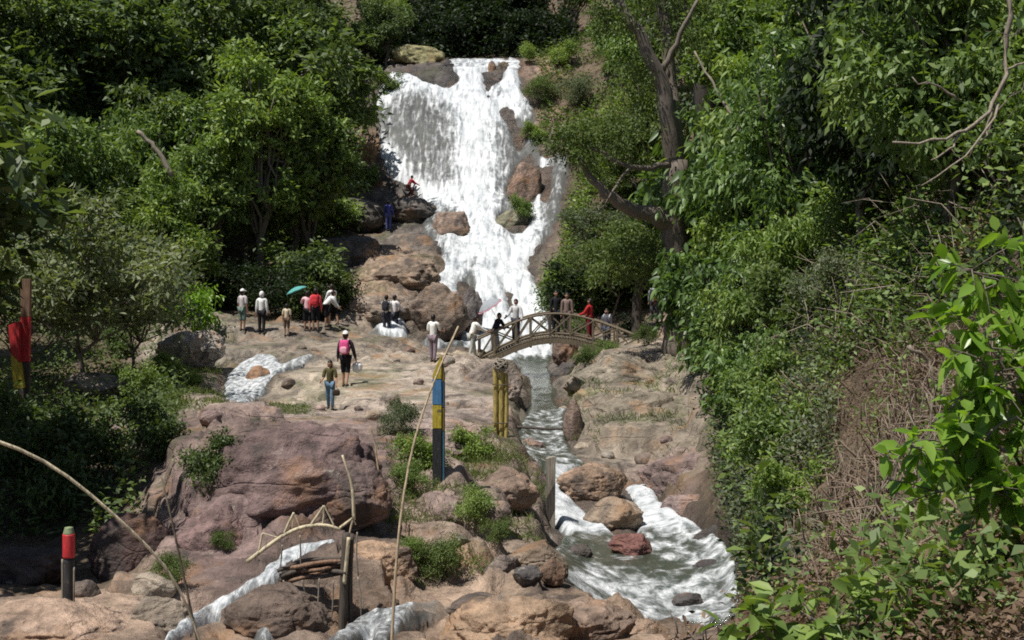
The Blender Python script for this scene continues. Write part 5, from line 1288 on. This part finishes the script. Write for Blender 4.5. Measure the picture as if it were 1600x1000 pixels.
def person(p, face, H=1.65, shirt=(.8, .8, .8), pants=(.02, .02, .025), shoes=(.05, .045, .04), lean=0.0, legs=((0, 0), (0, 0)), arms=((0, .12, .15), (0, .12, .15)), long_sleeve=True, shorts=False,
           hat=None, hood=None, long_hair=False, label='', twist=0.0, head=0.0, group='visitors on the rocks'):
    """face: heading in degrees (0 = away from the camera, 180 = towards it); legs: (thigh forward, knee bend); arms: (forward, out, elbow bend), radians, left then right"""
    V = Vector; L = H
    pel = V((0, 0, 0)); J = {}
    J['pel'] = pel; d = V((0, math.sin(lean), math.cos(lean)))
    J['belly'] = pel + d * .10 * L; J['chest'] = pel + d * .20 * L; J['nb'] = pel + d * .285 * L
    d2 = V((0, math.sin(lean * .55 + head), math.cos(lean * .55 + head))); J['nt'] = J['nb'] + d2 * .045 * L; hc = J['nb'] + d2 * .105 * L
    out = []
    for s, nm, (a, k), (sh, ab, el) in ((-1, 'l', legs[0], arms[0]), (1, 'r', legs[1], arms[1])):
        hp = V((s * .052 * L, 0, -.02 * L)); kn = hp + V((s * .006, math.sin(a), -math.cos(a))) * .245 * L; an = kn + V((0, math.sin(a - k), -math.cos(a - k))) * .235 * L
        J['hip' + nm], J['kn' + nm], J['an' + nm] = hp, kn, an; J['toe' + nm] = an + V((s * .01, .11 * L, -.022 * L)); J['heel' + nm] = an + V((0, -.025 * L, -.025 * L))
        so_ = J['nb'] + V((s * .10 * L, 0, 0)) - d * .02 * L
        ad = V((s * math.sin(ab), math.sin(sh) * math.cos(ab), -math.cos(sh) * math.cos(ab)))
        eb = so_ + ad * .17 * L; e2 = V((s * math.sin(ab) * .6, math.sin(sh + el), -math.cos(sh + el))).normalized(); wr = eb + e2 * .145 * L
        J['sh' + nm], J['el' + nm], J['wr' + nm] = so_, eb, wr; J['ha' + nm] = wr + e2 * .045 * L; J['hd' + nm] = e2
    low = min(J['anl'].z, J['anr'].z) - .04 * L
    off = V((0, 0, -low))
    for k in J: J[k] = J[k] + off
    hc = hc + off
    e = empty('person', p, R(-face))
    def sk(name, names, edges, rad, mat, parent=e, extra=()):
        me = skin_mesh(name, [J[n] for n in names], [(names.index(a), names.index(b)) for a, b in edges], rad)
        if extra: me = join(name, [mesh_arrays(me), *extra])
        return obj(name, me, mat, parent)
    # body: one skinned surface, head shaped and set on the neck, five fingers rooted in each palm
    nm = ['pel', 'belly', 'chest', 'nb', 'nt', 'hipl', 'knl', 'anl', 'toel', 'hipr', 'knr', 'anr', 'toer', 'shl', 'ell', 'wrl', 'hal', 'shr', 'elr', 'wrr', 'har']
    ed = [('pel', 'belly'), ('belly', 'chest'), ('chest', 'nb'), ('nb', 'nt')]
    for s in 'lr': ed += [('pel', 'hip' + s), ('hip' + s, 'kn' + s), ('kn' + s, 'an' + s), ('an' + s, 'toe' + s), ('nb', 'sh' + s), ('sh' + s, 'el' + s), ('el' + s, 'wr' + s), ('wr' + s, 'ha' + s)]
    ra = {'pel': .068, 'belly': .062, 'chest': .068, 'nb': .046, 'nt': .034, 'hip': .052, 'kn': .033, 'an': .022, 'toe': .018, 'sh': .034, 'el': .024, 'wr': .016, 'ha': .020}
    rad = [ra.get(n, ra.get(n[:-1], .03)) * L for n in nm]
    n_, f_ = ICO3
    hm = n_ * np.array([.047, .056, .068]) * L
    jaw = np.clip(-n_[:, 2], 0, 1); hm[:, 0] *= 1 - .28 * jaw; hm[:, 1] += .006 * L * jaw
    hm += np.exp(-((n_[:, 0]) ** 2 * 60 + (n_[:, 2] + .12) ** 2 * 40))[:, None] * (n_[:, 1] > .5)[:, None] * np.array([0, .016, 0]) * L      # nose
    ear = np.exp(-((n_[:, 1] + .05) ** 2 * 30 + (n_[:, 2] + .05) ** 2 * 20)) * (np.abs(n_[:, 0]) > .8); hm[:, 0] += np.sign(n_[:, 0]) * ear * .010 * L
    hm = hm + np.array(hc[:])
    ex = [(hm, [f_])]
    for s, sg in (('l', -1), ('r', 1)):
        pd = J['hd' + s]; sd = V((sg, 0, 0)).cross(pd).normalized(); nd = pd.cross(sd)
        for i in range(4):
            b = J['ha' + s] + sd * (i - 1.5) * .0105 * L; ln = (.046, .052, .049, .038)[i] * L
            m1 = b + pd * ln * .5; t1 = m1 + (pd * .8 - nd * .45 * sg).normalized() * ln * .5
            v, f = tubes([(np.array([(b - pd * .012 * L)[:], b[:], m1[:], t1[:]]), np.array([.0058, .0056, .0052, .004]) * L)], 6); ex.append((v, f))
        b = J['wr' + s] + pd * .02 * L + sd * .012 * L; m1 = b + (pd * .6 + sd * .8).normalized() * .026 * L; t1 = m1 + (pd + sd * .3).normalized() * .024 * L
        v, f = tubes([(np.array([b[:], m1[:], t1[:]]), np.array([.0068, .006, .0045]) * L)], 6); ex.append((v, f))
    body = sk('body', nm, ed, rad, SKIN, e, ex)
    # clothes follow the body a little outside it
    tn = ['belly', 'pel', 'chest', 'nb', 'shl', 'ell', 'shr', 'elr'] + (['wrl', 'wrr'] if long_sleeve else [])
    te = [('pel', 'belly'), ('belly', 'chest'), ('chest', 'nb'), ('nb', 'shl'), ('nb', 'shr'), ('shl', 'ell'), ('shr', 'elr')] + ([('ell', 'wrl'), ('elr', 'wrr')] if long_sleeve else [])
    tr = {'belly': .079, 'pel': .082, 'chest': .082, 'nb': .052, 'shl': .043, 'shr': .043, 'ell': .036, 'elr': .036, 'wrl': .026, 'wrr': .026}
    sk('shirt', tn, te, [tr[n] * L for n in tn], cloth(shirt))
    J['mtl'] = J['knl'] + (J['anl'] - J['knl']) * .1; J['mtr'] = J['knr'] + (J['anr'] - J['knr']) * .1
    en = ('mtl', 'mtr') if shorts else ('anl', 'anr')
    pn = ['pel', 'hipl', 'hipr', 'knl', 'knr', en[0], en[1]]; pe = [('pel', 'hipl'), ('pel', 'hipr'), ('hipl', 'knl'), ('hipr', 'knr'), ('knl', en[0]), ('knr', en[1])]
    sk('shorts' if shorts else 'trousers', pn, pe, [.080 * L, .062 * L, .062 * L, .046 * L, .046 * L, .042 * L if shorts else .034 * L, .042 * L if shorts else .034 * L], cloth(pants))
    for s in 'lr':
        sk('shoe', ['an' + s, 'toe' + s, 'heel' + s], [('an' + s, 'toe' + s), ('an' + s, 'heel' + s)], [.027 * L, .024 * L, .024 * L], cloth(shoes))
    # hair (and a cap or hood)
    hv = n_ * np.array([.052, .061, .073]) * L
    keep = (n_[:, 2] > .15 - .1 * (n_[:, 1] < 0)) | (n_[:, 1] < (-.05 if not long_hair else .1)); hv[:, 1] -= .006 * L
    if long_hair: lowm = n_[:, 2] < -.2; hv[lowm, 2] *= 2.3; hv[lowm, 1] -= .012 * L
    ff = f_[keep[f_].all(1)]
    obj('hair', mesh_np('hair', hv + np.array(hc[:]) + np.array([0, 0, .004 * L]), ff, True), HAIR, e)
    if hat is not None or hood is not None:
        cv = n_ * np.array([.058, .068, .080]) * L
        if hood is None:
            kk = n_[:, 2] > .22; brim = (n_[:, 2] < .4) & (n_[:, 1] > .3); cv[brim, 1] += .05 * L; cv[brim, 2] -= .01 * L
        else: kk = (n_[:, 1] < .35) | (n_[:, 2] > .35)
        obj('hat' if hood is None else 'hood', mesh_np('hat', cv + np.array(hc[:]) + np.array([0, 0, .008 * L]), f_[kk[f_].all(1)], True), cloth(hat or hood), e)
    for sx in (-1, 1):
        o = obj('eye', mesh_np('eye', ICO2[0] * np.array([.007, .005, .0045]) * L + np.array([hc.x + sx * .018 * L, hc.y + .0525 * L, hc.z + .004 * L]), ICO2[1], True), EYE, e)
    obj('mouth', mesh_np('mouth', ICO2[0] * np.array([.014, .005, .004]) * L + np.array([hc.x, hc.y + .052 * L, hc.z - .036 * L]), ICO2[1], True), LIP, e)
    tag(e, label, 'person', group)
    M = Matrix.Translation(p) @ Matrix.Rotation(R(-face), 4, 'Z')
    return {k: M @ v for k, v in J.items()} | {'M': M, 'hc': M @ hc, 'L': L, 'e': e}
WH = (.78, .78, .76); BLK = (.02, .02, .024); PINK = (.75, .28, .40); RED = (.62, .035, .05)
def g(px, py, y0, y1):
    p = ground_at(px, py, y0, y1); p.z += .0; return p
def backpack(b, c, label, c2=None):
    n_, f_ = ICO3; L = b['L']
    s = np.sign(n_) * np.abs(n_) ** .55 * np.array([.085, .055, .125]) * L
    me = mesh_np('bag', s, f_, True); e = empty('backpack', (0, 0, 0)); e.matrix_world = b['M'] @ Matrix.Translation((b['M'].inverted() @ b['chest']) + Vector((0, -.115 * L, -.01 * L)))
    obj('bag', me, cloth(c), e)
    pk = np.sign(n_) * np.abs(n_) ** .6 * np.array([.06, .022, .06]) * L + np.array([0, -.06, -.05]) * L
    obj('pocket', mesh_np('pocket', pk, f_, True), cloth(c2 or tuple(x * .8 for x in c)), e)
    for sx in (-1, 1):
        pts = np.array([(sx * .06, .02, .115), (sx * .07, .07, .135), (sx * .075, .16, .10), (sx * .075, .175, .0), (sx * .07, .1, -.09), (sx * .06, .03, -.1)]) * L
        obj('strap', tube_mesh('strap', [(pts, np.full(6, .011 * L))], 6), cloth(c2 or c), e)
    return tag(e, label, 'backpack')
# --- row of people at the left pool
b = person(g(379, 520, 43, 52), 30, 1.62, (.55, .5, .5), (.16, .22, .2), shorts=True, long_sleeve=False, hat=WH, label='person in white cap, red and white top and grey green shorts at the left end')
b = person(g(409, 523, 43, 52), 5, 1.66, WH, BLK, hood=(.75, .75, .73), legs=((.05, .05), (-.05, .1)), label='person in white hooded jacket and long black trousers seen from behind')
b = person(g(448, 525, 43, 52), 0, 1.25, (.62, .52, .38), (.12, .08, .06), shorts=True, long_sleeve=False, label='child in a beige shirt standing right of the white hooded person')
b1 = person(g(480, 518, 43, 52), -15, 1.6, (.78, .48, .52), BLK, shorts=True, legs=((.1, .1), (-.1, .1)), arms=((.9, .1, .9), (.2, .1, .3)), label='person in pink and white top holding the teal umbrella')
b2 = person(g(493, 518, 43, 52), 0, 1.68, (.72, .10, .12), BLK, shorts=True, label='person in red carrying a red backpack in the left group'); backpack(b2, (.6, .05, .06), 'red backpack worn by the person beside the teal umbrella')
b = person(g(507, 512, 44, 53), 60, 1.62, WH, BLK, shorts=True, lean=.75, legs=((.5, .5), (.1, .2)), arms=((.6, .05, .2), (.5, .05, .2)), label='person in white shirt bending forward right of the red backpack')
b = person(g(522, 508, 45, 53), -40, 1.7, WH, BLK, shorts=True, lean=.35, legs=((.5, .5), (-.1, .2)), arms=((.4, .1, .2), (.5, .1, .3)), label='person in white shirt and black shorts leaning at the right of the left group')
# teal umbrella
def umbrella(tip, hand, rr, c, name_label, rim=None, depth=.34):
    tip, hand = Vector(tip), Vector(hand); ax = (tip - hand).normalized(); q = ax.to_track_quat('Z', 'Y').to_matrix()
    e = empty('umbrella', hand); nseg, nr = 40, 9; VV = []; FF = []
    for i in range(nr + 1):
        a = i / nr
        for j in range(nseg):
            th = 2 * math.pi * j / nseg; sc = 1 - .05 * abs(math.sin(4 * th)) * a
            VV.append((tip + q @ Vector((math.cos(th) * rr * a * sc, math.sin(th) * rr * a * sc, -depth * rr * a * a * (1.0 + .12 * abs(math.sin(4 * th)) * a))) - hand)[:])
    ix = np.arange((nr + 1) * nseg).reshape(nr + 1, nseg)
    qd = np.stack([ix[:-1], np.roll(ix, -1, 1)[:-1], np.roll(ix, -1, 1)[1:], ix[1:]], -1)
    o = obj('canopy', mesh_np('canopy', VV, qd.reshape(-1, 4), True), cloth(c), e)
    o.modifiers.new('thick', 'SOLIDIFY').thickness = .006
    if rim:
        rimp = [VV[nr * nseg + j % nseg] for j in range(nseg + 1)]; obj('rim', tube_mesh('rim', [(np.array(rimp), np.full(nseg + 1, .02))], 6), cloth(rim), e)
    obj('shaft', tube_mesh('shaft', [(np.array([(-ax * .1)[:], (tip - hand + ax * .06)[:]]), np.array([.009, .009]))], 6), P_BLK, e)
    for j in range(8):
        th = 2 * math.pi * j / 8 + math.pi / 8; p = [(tip + q @ Vector((math.cos(th) * rr * a * .95, math.sin(th) * rr * a * .95, -depth * rr * a * a - .02)) - hand)[:] for a in (0, .5, 1)]
        obj('rib', tube_mesh('rib', [(np.array(p), np.full(3, .004))], 4), P_BLK, e)
    return tag(e, name_label, 'umbrella')
h = b1['hal']; umbrella((h.x - .22, h.y + .0, zpx(449, h.y)), h, .44, (.10, .33, .31), 'teal umbrella held over the left group of visitors')
# pair by the foot of the falls
b = person(g(604, 524, 46, 54), 10, 1.68, WH, (.045, .05, .07), arms=((.9, .1, .8), (.3, .1, .3)), label='person in white shirt, left one of the pair by the lower falls'); backpack(b, (.04, .04, .05), 'small black backpack worn by the left person of the pair by the lower falls')
b = person(g(617, 524, 46, 54), 40, 1.68, (.72, .68, .68), (.03, .035, .05), arms=((1.0, .1, .9), (.5, .1, .5)), label='person in pale shirt, right one of the pair by the lower falls')
# pair walking on the rock
b = person(g(540, 604, 33, 42), 5, 1.72, (.05, .035, .05), BLK, shorts=True, hat=WH, legs=((.25, .25), (-.25, .2)), arms=((.1, .22, .3), (.15, .25, .25)), label='person in black with white cap and a pink backpack walking away on the rock')
backpack(b, (.72, .10, .28), 'bright pink backpack worn by the person with the white cap', (.8, .42, .52))
wb = b['har']; n_, f_ = ICO3
e = empty('carrier_bag', wb); obj('bag', mesh_np('bag', (np.sign(n_) * np.abs(n_) ** .7) * np.array([.15, .1, .15]) * (1 + .25 * (fbm(n_ * 3, 3, 5) - .5))[:, None] + np.array([.03, 0, -.2]), f_, True), cloth((.82, .82, .82)), e)
obj('handle', tube_mesh('handle', [(np.array([(-.03, 0, -.06), (0, 0, .01), (.05, 0, -.07)]), np.full(3, .008))], 6), cloth((.82, .82, .82)), e); tag(e, 'white carrier bag in the right hand of the person with the pink backpack', 'bag')
_p = g(516, 641, 26, 38)
b = person(_p, 185, 1.3, (.10, .09, .04), (.13, .22, .32), lean=.08, legs=((.2, .3), (-.1, .2)), arms=((.15, .2, .5), (.3, .15, .9)), long_sleeve=False, long_hair=True, label='person in dark olive top and faded blue jeans walking toward the camera')
hb = b['hal']; e = empty('handbag', hb); obj('bag', mesh_np('bag', (np.sign(n_) * np.abs(n_) ** .6) * np.array([.10, .05, .08]) + np.array([0, 0, -.16]), f_, True), cloth((.05, .035, .025)), e)
obj('strap', tube_mesh('strap', [(np.array([(-.07, 0, -.1), (0, 0, .01), (.07, 0, -.1)]), np.full(3, .008))], 6), cloth((.05, .035, .025)), e); tag(e, 'small dark handbag carried by the person in blue jeans', 'handbag')
b = person(g(677, 566, 36, 47), 20, 1.66, (.80, .80, .76), (.24, .19, .22), long_sleeve=False, legs=((.1, .1), (-.1, .1)), arms=((.1, .15, .2), (.5, .15, .9)), label='person in loose white shirt seen from behind beside the long dead stem')
# at and on the bridge
def deck(px, dy=0.0): return Vector((xpx(px, YM), YM + dy, zpx(arc_z(px), YM)))
b = person(g(737, 560, 44, 50), 60, 1.62, (.78, .76, .72), (.42, .42, .38), lean=.35, legs=((.4, .3), (-.1, .2)), arms=((.9, .1, .4), (.8, .1, .4)), label='person in cream clothes climbing onto the left end of the bridge')
b3 = person(deck(772, .2), 130, 1.62, (.03, .03, .05), (.5, .48, .45), lean=.5, legs=((.3, .4), (0, .2)), arms=((.6, .1, .8), (.7, .1, .6)), label='person in dark jacket leaning over on the bridge under the pink rimmed umbrella')
h = b3['har']; umbrella((xpx(760, h.y), h.y - .12, zpx(470, h.y)), h, .5, (.30, .32, .34), 'pale grey umbrella with a pink rim at the left end of the bridge', (.75, .30, .38), .5)
b = person(deck(806, -.1), 200, 1.7, (.55, .55, .56), (.06, .06, .075), arms=((.2, .3, .3), (.5, .25, .6)), label='person in grey and white top standing at the rail on the bridge')
b = person(deck(869, .1), 170, 1.7, BLK, BLK, label='person all in black on the crown of the bridge, left of the patterned shirt')
b = person(deck(886, .0), 190, 1.66, (.22, .16, .14), (.10, .08, .07), label='person in a patterned brown shirt on the right half of the bridge')
b = person(deck(922, .1), -60, 1.62, (.42, .03, .035), (.18, .02, .03), arms=((.5, .2, .7), (.4, .2, .6)), label='person in red jacket and dark red trousers at the right end of the bridge')
b = person(g(948, 548, 44, 50), 200, 1.66, (.10, .10, .12), (.07, .08, .10), label='person in dark clothes under the small tree right of the bridge'); backpack(b, (.5, .52, .55), 'pale grey bag worn by the dark clothed person right of the bridge')
b = person(g(1031, 505, 46, 56), -20, 1.66, (.50, .08, .04), (.13, .13, .15), label='person in orange red jacket and grey trousers on the shaded right path')
b = person(g(1022, 503, 46, 56), 10, 1.64, (.30, .32, .36), (.12, .12, .14), label='person in grey blue top beside the orange red jacket on the right path')
b = person(g(1052, 498, 46, 57), 200, 1.6, (.62, .40, .38), (.45, .30, .27), label='person in pale pink on the right path, partly hidden by leaves')
# climbers on the falls
b = person(g(607, 362, 64, 72), 10, 1.68, (.08, .09, .32), (.10, .12, .30), arms=((.2, .2, .3), (.2, .2, .3)), label='climber in blue overalls on the dark rock left of the falls')
b = person(g(638, 308, 66, 74), 60, 1.45, (.45, .06, .07), (.20, .05, .05), lean=.5, legs=((.9, 1.1), (.6, .9)), arms=((1.0, .1, .3), (.8, .1, .3)), label='climber in red crouching at the left edge of the white water')
